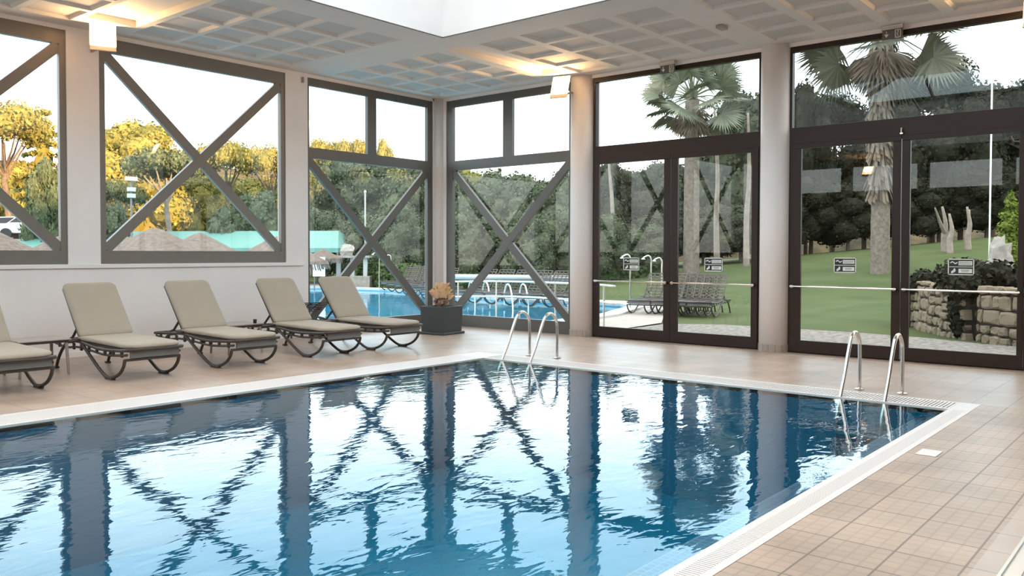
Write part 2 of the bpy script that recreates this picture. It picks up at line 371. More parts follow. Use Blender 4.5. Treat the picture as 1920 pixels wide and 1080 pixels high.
coffered('ceiling_south', WX, OP[0], WY, OP[3], [])
coffered('ceiling_west', WX, OP[2], OP[3], OP[1], [])
# ---- lantern well and glazed roof
ZW = 6.25
b = MB(); b.box(OP[2], OP[1]-.012, ZC+.012, OP[0], OP[1]+.12, ZW); struct(b.build('wall_lantern_north', 'wall'))
b = MB(); b.box(OP[0]-.012, OP[3], ZC+.012, OP[0]+.12, OP[1]+.12, ZW); struct(b.build('wall_lantern_east', 'wall'))
b = MB(); b.box(OP[2], OP[3]-.12, ZC, OP[0]+.12, OP[3], ZW); struct(b.build('wall_lantern_south', 'wall'))
b = MB(); b.box(OP[2]-.12, OP[3]-.12, ZC, OP[2], OP[1]+.12, ZW); struct(b.build('wall_lantern_west', 'wall'))
e = struct(empty('window_5', ((OP[0]+OP[2])/2, (OP[1]+OP[3])/2, ZW)))
hx = (OP[0]-OP[2])/2; hy = (OP[1]-OP[3])/2; rh = 1.7
b = MB(); R = [(-hx,-hy,0),(hx,-hy,0),(hx,hy,0),(-hx,hy,0),(-hx+3.2,0,rh),(hx-3.2,0,rh)]
b.add(R, [(0,1,5,4),(1,2,5),(2,3,4,5),(3,0,4)]); b.build('glass_panes', 'roofglass', e)
b = MB()
for p, q in ((0,4),(1,5),(2,5),(3,4),(4,5),(0,1),(1,2),(2,3),(3,0)): b.bar(R[p], R[q], .09, .12)
for k in range(1, 8):
    x = -hx+2*hx*k/8; 
    for s in (-1, 1):
        tx = max(-hx+3.2, min(hx-3.2, x)); f = 1 if -hx+3.2 <= x <= hx-3.2 else (x+hx)/3.2 if x < 0 else (hx-x)/3.2
        b.bar((x, s*hy, 0), (x, s*hy*(1-f), rh*f), .06, .09)
for k in (-1, 0, 1):
    y = hy*.5*k; f = 1-abs(k)*.5
    for s in (-1, 1): b.bar((s*hx, y, 0), (s*(hx-3.2*f), y, rh*f), .06, .09)
b.build('glazing_bars', 'greybar', e)
# ---- north (left) wall
b = MB(); T = .25
b.box(WX, 0, 0, -3.36, T, 1.36)                     # parapet
b.box(WX, 0, 4.74, .25, T, ZC+.1)                    # head
pier = [(-3.81, -3.36), (-7.50, -7.04), (-11.18, -10.73), (-14.86, -14.41)]
for a, c in pier: b.box(a, 0, 1.36, c, T, 4.74)
b.box(-3.36, 0, 0, -3.34, T, 4.74); b.box(-17.0, 0, 1.36, -16.9, T, 4.74)
b.box(-.17, 0, 0, .25, T, 4.8)
struct(b.build('wall_north', 'wall'))
b = MB(); b.box(WX, -.035, 1.30, -3.46, .0, 1.355); struct(b.build('trim_1', 'wall', bevel=.006))
b = MB(); b.box(WX, -.018, 0, -3.36, 0, .075); struct(b.build('baseboard_north', 'wall'))
# small sensor dot
b = MB(); b.box(-3.47, -.03, 4.62, -3.43, 0, 4.72); tag(b.build('wall_sensor', 'lampbody', bevel=.004), 'tiny grey sensor high on the white pier beside the corner glazing', 'sensor')
# ---- east (right) wall: head, corner post, columns
b = MB(); b.box(0, WY, 4.74, T, .25, ZC+.1); b.box(0, -.22, 0, T, 0, 4.74)
b.box(.08, -4.0, 0, T, -3.5, 4.74); b.box(.08, -7.7, 0, T, -7.27, 4.74); b.box(.0, -11.45, 0, T, -10.98, 4.74); b.box(0, WY, 0, T, -15.2, 4.74)
struct(b.build('wall_east', 'wall'))
for k, y in enumerate((-3.755, -7.49, -11.2)):
    b = MB(); b.lathe([(.235, .12), (.235, ZC)], 40, (.05, y, 0)); c = struct(b.build('wall_column_%d' % (k+1), 'wall', smooth=False))
    for p in c.data.polygons: p.use_smooth = len(p.vertices) == 4
    b = MB(); b.lathe([(.245, 0), (.245, .115), (.237, .12)], 40, (.05, y, 0)); s = struct(b.build('baseboard_column_%d' % (k+1), 'skirt'))
b = MB(); b.lathe([(.16, 0), (.16, ZC)], 24, (.02, .02, 0)); struct(b.build('wall_corner_post', 'wall', smooth=True))
# ---- walls behind the camera
b = MB(); b.box(WX-.2, WY, 0, WX, .25, 3.7); b.box(WX-.2, WY, 4.55, WX, .25, ZC+.1)
for k in range(7): b.box(WX-.2, WY+2.5*k, 3.7, WX, WY+2.5*k+.35, 4.55)
struct(b.build('wall_west', 'darkwall'))
b = MB(); b.box(WX-.2, WY-.2, 0, .25, WY, ZC+.1); struct(b.build('wall_south', 'darkwall'))
e = struct(empty('window_6', (WX-.1, -7.6, 4.1))); b = MB(); b.box(-.01, -8, -.4, .01, 7.8, .45); b.build('glass_pane', 'glass', e)
# ---- glazing builder: plane coordinates (u along wall, z), depth d
def wallmap(side):
    if side == 'N': return lambda u, d, z: (u, d, z)
    return lambda u, d, z: (d, u, z)
def rbar(b, mp, u0, u1, z0, z1, d0, d1):
    a = mp(u0, d0, z0); c = mp(u1, d1, z1); b.box(*a, *c)
def diag(b, mp, ua, za, ub, zb, wd, d0, d1):
    dx, dz = ub-ua, zb-za; L = math.hypot(dx, dz); nx, nz = -dz/L*wd/2, dx/L*wd/2
    q = [(ua-nx, za-nz), (ub-nx, zb-nz), (ub+nx, zb+nz), (ua+nx, za+nz)]
    vs = [mp(u, d, z) for d in (d0, d1) for u, z in q]
    b.add(vs, [(0,1,2,3),(7,6,5,4),(0,4,5,1),(1,5,6,2),(2,6,7,3),(3,7,4,0)])
D0, D1 = .02, .10
def cross_window(n, u0, u1, z0, z1, side):
    e = struct(empty('window_%d' % n)); mp = wallmap(side)
    b = MB(); rbar(b, mp, u0, u1, z1-.21, z1, D0, D1); rbar(b, mp, u0, u1, z0, z0+.20, D0, D1)
    rbar(b, mp, u0, u0+.09, z0+.2, z1-.21, D0, D1); rbar(b, mp, u1-.09, u1, z0+.2, z1-.21, D0, D1); b.build('window_frame', 'frame', e)
    b = MB(); diag(b, mp, u0+.09, z0+.22, u1-.09, z1-.23, .15, D0+.004, D1-.004); b.build('brace', 'frame', e)
    b = MB(); diag(b, mp, u0+.09, z1-.23, u1-.09, z0+.22, .15, D0+.008, D1-.008); b.build('brace', 'frame', e)
    b = MB(); rbar(b, mp, u0+.05, u1-.05, z0+.1, z1-.1, .105, .115); b.build('glass_pane', 'glass', e)
cross_window(1, -10.72, -7.50, 1.36, 4.74, 'N')
cross_window(2, -7.04, -3.81, 1.36, 4.74, 'N')
cross_window(7, -14.40, -11.18, 1.36, 4.74, 'N')
def corner_window(n, u0, u1, s0, s1, m0, m1, side):
    # u0 = end nearer the corner
    e = struct(empty('window_%d' % n)); mp = wallmap(side)
    b = MB(); rbar(b, mp, u0, u1, 4.60, 4.74, D0, D1); rbar(b, mp, u0, u1, 0, .24, D0, D1)
    rbar(b, mp, u0, u0-s0, .24, 4.60, D0, D1); rbar(b, mp, u1+s1, u1, .24, 4.60, D0, D1); b.build('window_frame', 'frame2', e)
    b = MB(); rbar(b, mp, u0-s0, u1+s1, 3.27, 3.47, D0, D1); rbar(b, mp, m0, m1, 3.47, 4.60, D0, D1); b.build('transom', 'frame2', e)
    b = MB(); diag(b, mp, u0-s0+.03, .24, u1+s1-.03, 3.27, .15, D0+.004, D1-.004); b.build('brace', 'frame2', e)
    b = MB(); diag(b, mp, u0-s0+.03, 3.27, u1+s1-.03, .24, .15, D0+.008, D1-.008); b.build('brace', 'frame2', e)
    b = MB(); rbar(b, mp, u1+.03, u0-.05, .1, 3.35, .105, .115); b.build('glass_pane', 'glass', e)
    for a, c in ((u1+.03, (m0+m1)/2-.005), ((m0+m1)/2+.005, u0-.05)):
        b = MB(); rbar(b, mp, a, c, 3.38, 4.68, .105, .115); b.build('glass_pane', 'glass', e)
corner_window(3, -.17, -3.36, .14, .07, -1.70, -1.92, 'N')
corner_window(4, -.22, -3.52, .17, .07, -2.04, -1.80, 'E')
def door(n, y0, y1, g, lf):
    # y0 > y1; g = glass (y) ranges of the leaves
    e = struct(empty('door_%d' % n))
    b = MB(); b.box(D0, y1, 4.66, D1+.02, y0, 4.74); b.box(D0, y1, 3.20, D1+.02, y0, 3.49)
    b.box(D0, y1, 3.49, D1+.02, y1+.06, 4.66); b.box(D0, y0-.06, 3.49, D1+.02, y0, 4.66)
    b.box(D0, y0-.045, 0, D1+.02, y0, 3.2); b.box(D0, y1, 0, D1+.02, y1+.045, 3.2); b.box(D0+.02, y1, 0, D1+.02, y0, .02)
    b.build('door_frame', 'door', e, bevel=.004)
    b = MB(); b.box(.105, y1+.03, 3.4, .115, y0-.03, 4.7); b.build('glass_pane', 'glass', e)
    for (ga, gb), (la, lb) in zip(g, lf):
        lo = MB(); lo.box(D0-.015, lb, .015, D0+.035, la, .20); lo.box(D0-.015, lb, 3.16, D0+.035, la, 3.235)
        lo.box(D0-.015, ga, .2, D0+.035, la, 3.16); lo.box(D0-.015, lb, .2, D0+.035, gb, 3.16)
        L = lo.build('door_leaf', 'door', e, bevel=.004)
        b = MB(); b.box(.028, gb-.02, .18, .036, ga+.02, 3.18); b.build('glass_pane', 'glass', L)
        b = MB(); b.tube([(-.055, la-.03, 1.035), (-.055, lb+.03, 1.035)], .014, 10)
        for y in (la-.06, lb+.06): b.box(-.06, y-.02, 1.01, .006, y+.02, 1.06)
        b.build('push_bar', 'steel', L)
    return e
door(1, -4.0, -7.27, [(-4.14, -5.50), (-5.77, -7.11)], [(-4.05, -5.625), (-5.64, -7.22)])
door(2, -7.70, -10.98, [(-7.92, -9.265), (-9.505, -10.86)], [(-7.75, -9.38), (-9.395, -10.93)])
door(3, -11.42, -14.7, [(-11.6, -12.95), (-13.2, -14.5)], [(-11.47, -13.05), (-13.07, -14.65)])
b = MB(); b.tube([(-.03, -9.39, 3.27), (-.03, -9.39, 3.34)], .012, 8); b.box(-.04, -9.41, 3.25, .02, -9.37, 3.27)
tag(b.build('door_sensor', 'steel'), 'small metal sensor over the meeting stiles of the nearer glass door', 'sensor')
# floor track in front of doors
for y0, y1, lab in ((-7.8, -10.9, 'thin steel threshold strip on tiles before the nearer glass door'), (-4.1, -7.2, 'thin steel threshold strip on tiles before the farther glass door')):
    b = MB(); b.box(-.34, y1, 0, -.31, y0, .006); tag(b.build('threshold_strip', 'alu'), lab, 'threshold')

# ================================================================== interior objects
# --- door stickers
def sticker(y, z, label):
    e = empty('door_sticker', (.0255, y, z)); W_, H_ = .33, .225
    def bx(b, u0, u1, v0, v1, t): b.box(-t, -u1, v0, 0, -u0, v1)     # u runs to the right seen from the room
    b = MB(); bx(b, -W_/2, W_/2, -H_/2, H_/2, .0015); b.build('backing', 'signk', e)
    b = MB(); f = .013
    bx(b, -W_/2, W_/2, H_/2-f, H_/2, .003); bx(b, -W_/2, W_/2, -H_/2, -H_/2+f, .003)
    bx(b, -W_/2, -W_/2+f, -H_/2, H_/2, .003); bx(b, W_/2-f, W_/2, -H_/2, H_/2, .003); bx(b, -W_/2, W_/2, -.004, .004, .003)
    b.build('border', 'signw', e)
    b = MB(); bx(b, -.03, .14, .022, .080, .003); bx(b, -.03, .14, -.084, -.026, .003); b.build('text_panel', 'signw', e)
    b = MB()
    rr = random.Random(5)
    for v, ulo, uhi in ((.061, -.02, .13), (.038, -.02, .13), (-.045, .0, .11), (-.065, .01, .10)):
        u = ulo
        while u < uhi-.006:
            wd = rr.uniform(.004, .009); bx(b, u, u+wd, v-.006, v+.006, .0042); u += wd+.003
    b.build('lettering', 'signtext', e)
    b = MB()
    # upper pictogram: spread hand-like bars; lower: pointing-hand blob
    for k in range(7):
        u = -.135+.013*k; h = .012*math.sin(k*1.05)
        bx(b, u, u+.013, .050+h, .066+h, .003)
    for q in ([(-.125, -.088), (-.10, -.088), (-.085, -.07), (-.072, -.072), (-.066, -.045), (-.075, -.02), (-.088, -.022), (-.098, -.045), (-.122, -.062)],):
        n = len(q); vs = [(-.003, -u, v) for u, v in q]+[(0, -u, v) for u, v in q]
        b.add(vs, [tuple(range(n)), tuple(reversed(range(n, 2*n)))]+[(i, i+n, (i+1) % n+n, (i+1) % n) for i in range(n)])
    b.build('pictogram', 'signw', e)
    return tag(e, label, 'sticker')
sticker(-4.835, 1.35, 'black and white notice sticker on the leftmost glass door leaf by the corner')
sticker(-6.44, 1.355, 'black and white notice sticker on the glass leaf in front of black loungers')
sticker(-8.595, 1.37, 'black and white notice sticker on the glass leaf beside the white column')
sticker(-10.175, 1.365, 'black and white notice sticker on the glass leaf before the stone wall')
# --- exit signs
def exit_sign(y, label):
    e = empty('exit_sign', (-.10, y, 4.79))
    b = MB(); b.box(-.035, -.15, -.055, .035, .15, .01); b.build('housing', 'alu', e, bevel=.004)
    b = MB(); b.box(-.006, -.14, -.19, .006, .14, -.05); b.build('panel', 'exitbody', e)
    b = MB(); t = -.010
    b.box(t, .075, -.11, -.006, .085, -.07); b.add([(t, .05, -.115), (t, .11, -.115), (t, .08, -.16), (-.006, .05, -.115), (-.006, .11, -.115), (-.006, .08, -.16)], [(0,1,2),(5,4,3),(0,2,5,3),(2,1,4,5),(1,0,3,4)])
    b.build('arrow', 'signw', e)
    b = MB()
    b.box(t, -.115, -.18, -.006, -.035, -.168); b.box(t, -.115, -.072, -.006, -.035, -.062); b.box(t, -.115, -.18, -.006, -.104, -.062); b.box(t, -.046, -.18, -.006, -.035, -.062)
    b.box(t, -.085, -.095, -.006, -.068, -.08); b.bar((-.008, -.078, -.097), (-.008, -.072, -.13), .005, .014, (1, 0, 0)); b.bar((-.008, -.072, -.13), (-.008, -.09, -.165), .005, .008, (1, 0, 0)); b.bar((-.008, -.072, -.13), (-.008, -.056, -.16), .005, .008, (1, 0, 0)); b.bar((-.008, -.078, -.105), (-.008, -.055, -.12), .005, .007, (1, 0, 0))
    b.build('pictogram', 'signw', e)
    b = MB()
    for k in range(9): b.box(-.037, -.13+.03*k, -.02, -.034, -.115+.03*k, -.005)
    b.build('diode_row', 'signw', e)
    return tag(e, label, 'exit sign')
exit_sign(-5.62, 'small exit sign hung over the farther glass door, near the palm crown')
exit_sign(-9.27, 'small exit sign hung over the nearer glass door with arrow and doorway')
# --- ceiling detector
b = MB(); b.box(-.09, -.06, -.05, .09, .06, 0); tag(b.build('smoke_detector', 'lampbody', bevel=.015, loc=(-1.58, -7.36, ZC)), 'small grey detector on the ceiling above the round columns', 'detector')
# --- wall lamps
def wall_lamp(x, y, z, face, label, arm):
    e = empty('wall_lamp', (x, y, z)); d = Vector(face).normalized(); e.rotation_mode = 'QUATERNION'; e.rotation_quaternion = d.to_track_quat('Y', 'Z')
    b = MB()  # tapered open-fronted box, +Y is the lit face
    F = [(-.17, .05, -.20), (.17, .05, -.20), (.17, .05, .18), (-.17, .05, .18)]; K = [(-.10, -.12, -.13), (.10, -.12, -.13), (.10, -.12, .08), (-.10, -.12, .08)]
    b.add(F+K, [(4,5,6,7),(0,1,5,4),(1,2,6,5),(2,3,7,6),(3,0,4,7)])
    b.box(-.17, .03, -.27, .17, .05, -.20); b.build('housing', 'lampbody', e, bevel=.006)
    b = MB(); b.box(-.16, .035, -.19, .16, .055, .17); b.build('lamp_glass', 'lamp', e, bevel=.009)
    Mi = (Matrix.Translation((x, y, z)) @ d.to_track_quat('Y', 'Z').to_matrix().to_4x4()).inverted()
    b = MB(); a = Mi @ Vector(arm); c = Vector((0, -.1, -.03)); b.tube([a, (a+c)/2+Vector((0, 0, -.04)), c], .018, 8); b.build('bracket', 'lampbody', e)
    ld = bpy.data.lights.new('lamp_light', 'AREA'); ld.shape = 'DISK'; ld.size = .28; ld.energy = 15; ld.color = (1, .60, .26)
    lo = bpy.data.objects.new('lamp_light', ld); COL.objects.link(lo); lo.parent = e; lo.location = (0, .075, 0); lo.rotation_euler = (math.radians(90), 0, 0)
    return tag(e, label, 'wall lamp')
def face_to(x, y, z, upk): 
    v = Vector((CX-x, CY-y, 0)).normalized(); return (v.x, v.y, upk)
wall_lamp(-7.20, -.50, 4.63, (-.42, -1, .42), 'glowing warm floodlight bracketed high on the pier between the big windows', (-7.14, .0, 4.50))
wall_lamp(-.42, -3.60, 4.58, (-1, -.25, .42), 'glowing warm floodlight bracketed on the round column right of corner glazing', (-.14, -3.68, 4.50))
wall_lamp(-.42, -11.12, 4.58, (-1, -.1, .6), 'glowing warm floodlight on the last column beside the nearest glass door', (-.14, -11.15, 4.50))
wall_lamp(-16.75, -3.65, 4.35, (1, 0, .8), 'glowing warm floodlight on the dark wall, seen mirrored in door glass', (-17.0, -3.65, 4.3))
wall_lamp(-16.75, -11.2, 4.35, (1, 0, .8), 'glowing warm floodlight on the dark wall behind the photographer', (-17.0, -11.2, 4.3))

# --- sun lounger
def smoothpath(pts, n=6):
    P = [Vector(p) for p in pts]; P = [P[0]*2-P[1]]+P+[P[-1]*2-P[-2]]; out = []
    for i in range(1, len(P)-2):
        for k in range(n):
            t = k/n; a, b_, c, d = P[i-1], P[i], P[i+1], P[i+2]
            out.append(.5*((2*b_)+(c-a)*t+(2*a-5*b_+4*c-d)*t*t+(3*b_-a-3*c+d)*t**3))
    out.append(P[-2]); return out
HW = .335
HG = Vector((0, .86, .415)); BT = Vector((0, 1.37, 1.055))   # hinge and top of back
def lattice(b, P0, P1, w, nlen, thick=.012):
    "slatted panel between points P0 and P1 (centre line), width w, with open square gaps"
    P0, P1 = Vector(P0), Vector(P1); d = (P1-P0); L = d.length; d.normalize(); nrm = Vector((1, 0, 0)).cross(d)
    for s in (-1, 1): b.bar(P0+Vector((s*w/2, 0, 0)), P1+Vector((s*w/2, 0, 0)), .035, .03, nrm)
    for k in range(nlen+1):
        c = P0+d*(L*k/nlen); b.bar(c-Vector((w/2, 0, 0)), c+Vector((w/2, 0, 0)), .045 if k % 2 else .03, thick, nrm)
    for s in (-.25, 0, .25): b.bar(P0+Vector((s*w, 0, 0)), P1+Vector((s*w, 0, 0)), .03, thick, nrm)
def make_lounger(cushioned):
    e = empty('sun_lounger')
    b = MB()
    for s in (-1, 1):
        x = s*HW
        b.tube(smoothpath([(x, -.46, .385), (x, -.2, .365), (x, .3, .352), (x, .86, .40), (x, 1.2, .385), (x, 1.62, .365)]), .021, 8)
        # lower wavy rail with short posts
        b.tube(smoothpath([(x*.97, -.42, .325), (x*.97, -.15, .30), (x*.97, .2, .288), (x*.97, .6, .315), (x*.97, .95, .325), (x*.97, 1.25, .30), (x*.97, 1.6, .33)]), .015, 8)
        for u in (-.30, -.08, .14, .36, .58, .80, 1.02, 1.24, 1.46): b.bar((x*.985, u, .29), (x*.985, u, .37), .05, .018, (1, 0, 0))
    b.tube([(-HW, -.46, .385), (HW, -.46, .385)], .021, 8); b.tube([(-HW, 1.62, .365), (HW, 1.62, .365)], .021, 8)
    b.build('side_frame', 'resin', e, smooth=True)
    b = MB(); lattice(b, (0, -.44, .375), (0, .84, .395), HW*2-.06, 11); b.build('seat_slats', 'resin', e)
    back = MB(); lattice(back, HG, BT, HW*2-.06, 8); bk = back.build('backrest', 'resin', e)
    b = MB()
    for s in (-1, 1): b.tube([HG.lerp(BT, .32)+Vector((s*.26, .01, -.02)), (s*.26, 1.22, .43), (s*.26, 1.40, .375)], .017, 8)
    b.tube([(-.3, 1.40, .375), (.3, 1.40, .375)], .012, 8); b.build('backrest_prop', 'resin', bk)
    for s in (-1, 1):
        x = s*HW; b = MB()
        P = smoothpath([(x, .80, .40), (x, .60, .28), (x, .32, .12), (x, .13, .035), (x, .0, .022), (x, -.13, .045), (x, -.26, .10), (x, -.35, .18), (x, -.39, .265)])
        b.tube(P, .021, 8); b.box(x-.028, -.085, 0, x+.028, .085, .03); b.build('front_leg', 'resin', e, smooth=False, bevel=.004)
        b = MB(); P = smoothpath([(x, 1.02, .39), (x, 1.22, .36), (x, 1.38, .25), (x, 1.50, .12), (x, 1.56, .015)])
        b.tube(P, .020, 8); b.box(x-.026, 1.53, 0, x+.026, 1.60, .025); b.build('rear_leg', 'resin', e)
        b = MB(); b.bar((x+s*.03, .80, .43), (x+s*.03, .94, .435), .045, .02); b.build('hinge_bracket', 'resin', e)
    b = MB(); b.bar((-HW-.01, -.385, .262), (HW+.01, -.385, .262), .03, .03); b.build('foot_rail', 'resin', e)
    b = MB(); b.box(-HW+.05, -.425, .285, HW-.02, -.405, .372); b.build('end_plate', 'greybar', e)
    if cushioned:
        def pad(P0, P1, w, th, rc0, rc1, sag=0):
            P0, P1 = Vector(P0), Vector(P1); d = P1-P0; L = d.length; d.normalize(); nrm = Vector((1, 0, 0)).cross(d).normalized()
            out = []
            def arc(cx, cv, r, a0, a1):
                for k in range(7):
                    a = a0+(a1-a0)*k/6; out.append((cx+r*math.cos(a), cv+r*math.sin(a)))
            arc(w/2-rc0, rc0, rc0, -PI/2, 0); arc(w/2-rc1, L-rc1, rc1, 0, PI/2); arc(-w/2+rc1, L-rc1, rc1, PI/2, PI); arc(-w/2+rc0, rc0, rc0, PI, 1.5*PI)
            n = len(out); m = MB(); rings = [(.985, 0), (1.0, th*.25), (1.0, th*.72), (.965, th*.97), (.80, th*1.08)]
            for sc, h in rings:
                for (u, v) in out:
                    uu = u*sc if sc > .9 else u*.82; vv = L/2+(v-L/2)*(sc if sc > .9 else .86)
                    m.v.append(tuple(P0+Vector((uu, 0, 0))+d*vv+nrm*(h-sag*math.sin(PI*vv/L))))
            for i in range(len(rings)-1):
                for j in range(n): m.f.append((i*n+j, i*n+(j+1) % n, (i+1)*n+(j+1) % n, (i+1)*n+j)); m.m.append(0)
            b_ = len(m.v); m.f.append(tuple((len(rings)-1)*n+j for j in range(n))); m.f.append(tuple(reversed(range(n)))); m.m += [0, 0]
            return m
        s = pad((0, -.48, .40), (0, .90, .42), .68, .05, .15, .03); c = s.build('seat_cushion', 'cushion', e, smooth=True)
        nrm = Vector((1, 0, 0)).cross((BT-HG).normalized())
        s = pad(HG+nrm*.02+Vector((0, .0, .02)), BT+nrm*.02+(BT-HG).normalized()*.05, .68, .05, .03, .085); s.build('back_cushion', 'cushion', e, smooth=True)
        b = MB(); b.tube([(-.33, .885, .475), (.33, .885, .475)], .006, 6); b.build('seam', 'piping', c)
    return e
LY = -2.57
L0 = make_lounger(True)
spots = [(-9.20, 'beige cushioned sun lounger cut off by the left edge beside taupe table'),
         (-7.735, 'beige cushioned sun lounger standing under the pier between the two big windows'),
         (-6.35, 'beige cushioned sun lounger under the middle of the large crossed window'),
         (-4.885, 'beige cushioned sun lounger beside the end of the white parapet wall'),
         (-3.69, 'beige cushioned sun lounger in front of glazing, nearest the black planter')]
for i, (x, lab) in enumerate(spots):
    o = L0 if i == 0 else copy_tree(L0)
    o.location = (x, LY, 0); o.rotation_euler = (0, 0, (0, 0, .01, -.01, .0)[i]); tag(o, lab, 'sun lounger', 'cushioned sun loungers along the parapet wall')
# --- side tables
def side_table(x, y, w_, d_, label):
    e = empty('side_table', (x, y, 0)); h = .455
    b = MB(); b.box(-w_/2, -d_/2, h-.022, w_/2, d_/2, h); b.build('table_top', 'tabletop', e, bevel=.01)
    for s_ in (-1, 1):
        b = MB(); b.box(-w_/2+.03, s_*(d_/2-.035), h-.05, w_/2-.03, s_*(d_/2-.02), h-.02); b.build('apron', 'resin', e)
    for sx in (-1, 1):
        for sy in (-1, 1):
            b = MB(); b.tube([(sx*(w_/2-.05), sy*(d_/2-.05), h-.02), (sx*(w_/2-.03), sy*(d_/2-.03), .002)], [.022, .016], 8); b.build('leg', 'tabletop', e)
    return tag(e, label, 'side table', 'side tables between the loungers')
side_table(-8.48, -1.47, .62, .56, 'low taupe side table between the two leftmost sun loungers')
side_table(-5.60, -1.30, .62, .56, 'low taupe side table holding a small cup behind the third lounger')
b = MB(); b.lathe([(.024, 0), (.028, .06), (.026, .062)], 14); tag(b.build('cup', 'black', loc=(-5.42, -1.52, .455), smooth=True), 'small black cup standing on the side table between middle loungers', 'cup')
# --- planter with plant
e = empty('planter', (-1.40, -1.50, 0), math.radians(4))
b = MB(); b.add([(-.27,-.27,.05),(.27,-.27,.05),(.27,.27,.05),(-.27,.27,.05),(-.285,-.285,.53),(.285,-.285,.53),(.285,.285,.53),(-.285,.285,.53),(-.25,-.25,.53),(.25,-.25,.53),(.25,.25,.53),(-.25,.25,.53),(-.25,-.25,.47),(.25,-.25,.47),(.25,.25,.47),(-.25,.25,.47)],
    [(0,3,2,1),(0,1,5,4),(1,2,6,5),(2,3,7,6),(3,0,4,7),(4,5,9,8),(5,6,10,9),(6,7,11,10),(7,4,8,11),(8,9,13,12),(9,10,14,13),(10,11,15,14),(11,8,12,15)])
b.build('pot', 'planter', e, bevel=.005)
b = MB(); b.box(-.315, -.315, 0, .315, .315, .05); b.build('saucer', 'planter', e, bevel=.01)
b = MB(); b.box(-.25, -.25, .44, .25, .25, .475); b.build('soil', 'soil', e)
tag(e, 'square black planter standing in the corner between the glazed walls', 'planter')
def leafcloud(mb, rng, c, rx, ry, rz, n, s, droop=0, shell=.55):
    for i in range(n):
        while True:
            p = Vector((rng.gauss(0, 1), rng.gauss(0, 1), rng.gauss(0, 1)))
            if p.length > .01: break
        p.normalize(); k = shell+(1-shell)*rng.random()
        q = Vector((c[0]+p.x*rx*k, c[1]+p.y*ry*k, c[2]+p.z*rz*k))
        a = (p+Vector((rng.uniform(-.8, .8), rng.uniform(-.8, .8), rng.uniform(-.8, .8)))).normalized()
        t = a.cross(Vector((rng.uniform(-1, 1), rng.uniform(-1, 1), rng.uniform(-1, 1)))).normalized(); bb = a.cross(t)
        sz = s*rng.uniform(.6, 1.3)
        mb.add([q-t*sz*.5-bb*sz*.35, q+t*sz*.5-bb*sz*.3, q+t*sz*.3+bb*sz*.4, q-t*sz*.35+bb*sz*.45], [(0,1,2,3)])
e = empty('potted_plant', (-1.40, -1.50, .475)); rng = random.Random(3)
b = MB(); b.tube([(0, 0, 0), (.02, 0, .12), (0, 0, .22)], [.03, .025, .02], 8); b.build('stem', 'dead', e)
def ruffle(b, rng, c, R, n, s):
    for i in range(n):
        a = rng.uniform(0, 2*PI); ph = rng.uniform(-.1, 1.2); d = Vector((math.cos(a)*math.cos(ph), math.sin(a)*math.cos(ph), math.sin(ph)))
        q = Vector(c)+d*R*rng.uniform(.5, 1.0); t = d.cross(Vector((0, 0, 1))).normalized(); u = (d*.5+Vector((0, 0, .8))).normalized()
        sz = s*rng.uniform(.7, 1.3); vs = []
        for r in range(4):
            for k in range(5):
                f = (k-2)/2; vs.append(q+t*f*sz*(.35+.6*r/3)+u*sz*r/3*1.3+d*(.25*sz*math.sin(k*2.3+i)*(r/3)))
        b.add(vs, [(r*5+k, r*5+k+1, r*5+k+6, r*5+k+5) for r in range(3) for k in range(4)])
b = MB(); ruffle(b, rng, (0, 0, .22), .17, 34, .085); ruffle(b, rng, (0, -.02, .18), .20, 16, .08); b.build('apricot_leaves', 'petal', e, smooth=True)
b = MB(); ruffle(b, rng, (0, .0, .27), .13, 20, .08); b.build('ochre_leaves', 'petal2', e, smooth=True)
b = MB(); leafcloud(b, rng, (0, 0, .13), .15, .15, .11, 170, .06); b.build('withered_leaves', 'dead', e)
tag(e, 'apricot and pink ruffled leafy plant growing from the square black planter', 'plant')
# --- pool ladders
def ladder(y0, y1, label):
    e = empty('pool_ladder', (-3.3, (y0+y1)/2, 0)); h = (y0-y1)/2
    for s in (1, -1):
        y = s*h; b = MB()
        P = smoothpath([(.36, y, 0), (.36, y, .40), (.335, y, .56), (.22, y, .66), (.09, y, .63), (.0, y, .50), (-.12, y, .25), (-.27, y, -.01), (-.36, y, -.20), (-.385, y, -.5), (-.385, y, -1.2)], 8)
        b.tube(P, .0215, 14); r = b.build('handrail', 'steel', e, smooth=True)
        b = MB(); b.lathe([(.055, 0.004), (.055, .012), (.03, .02)], 18, (.36, y, 0)); b.build('floor_flange', 'steel', r)
    for z in (-.35, -.62, -.89):
        b = MB(); b.box(-.44, -h, z-.015, -.35, h, z+.015); b.build('tread', 'steel', e)
    return tag(e, label, 'pool ladder', 'stainless ladders on the door side of the pool')
ladder(-4.93, -5.45, 'stainless steel pool ladder near the far corner by the planter')
ladder(-9.78, -10.24, 'stainless steel pool ladder nearer the camera, before the nearer glass door')
# --- skimmer lid, ribbed strip, mat
b = MB(); b.box(-.11, -.075, 0, .11, .075, .006); tag(b.build('drain_cover', 'rim', bevel=.003, loc=(-5.70, -11.20, .0)), 'small white rectangular drain cover set in the beige tiles', 'drain cover')
e = empty('metal_threshold', (-8.0, -12.25, 0))
b = MB(); b.box(-2.5, -.15, 0, 4.0, .13, .010); b.build('base_plate', 'alu', e)
for k in range(4):
    b = MB(); b.box(-2.5, .115-.075*k, .01, 4.0, .13-.075*k, .022); b.build('rib', 'alu', e)
tag(e, 'ribbed grey metal threshold strip crossing the bottom right corner', 'threshold')
b = MB(); b.box(-.8, -.35, 0, .8, .10, .016); tag(b.build('door_mat', 'coir', loc=(-7.9, -12.54, 0), bevel=.004), 'black bristly mat beside ribbed strip in the bottom right corner', 'mat')

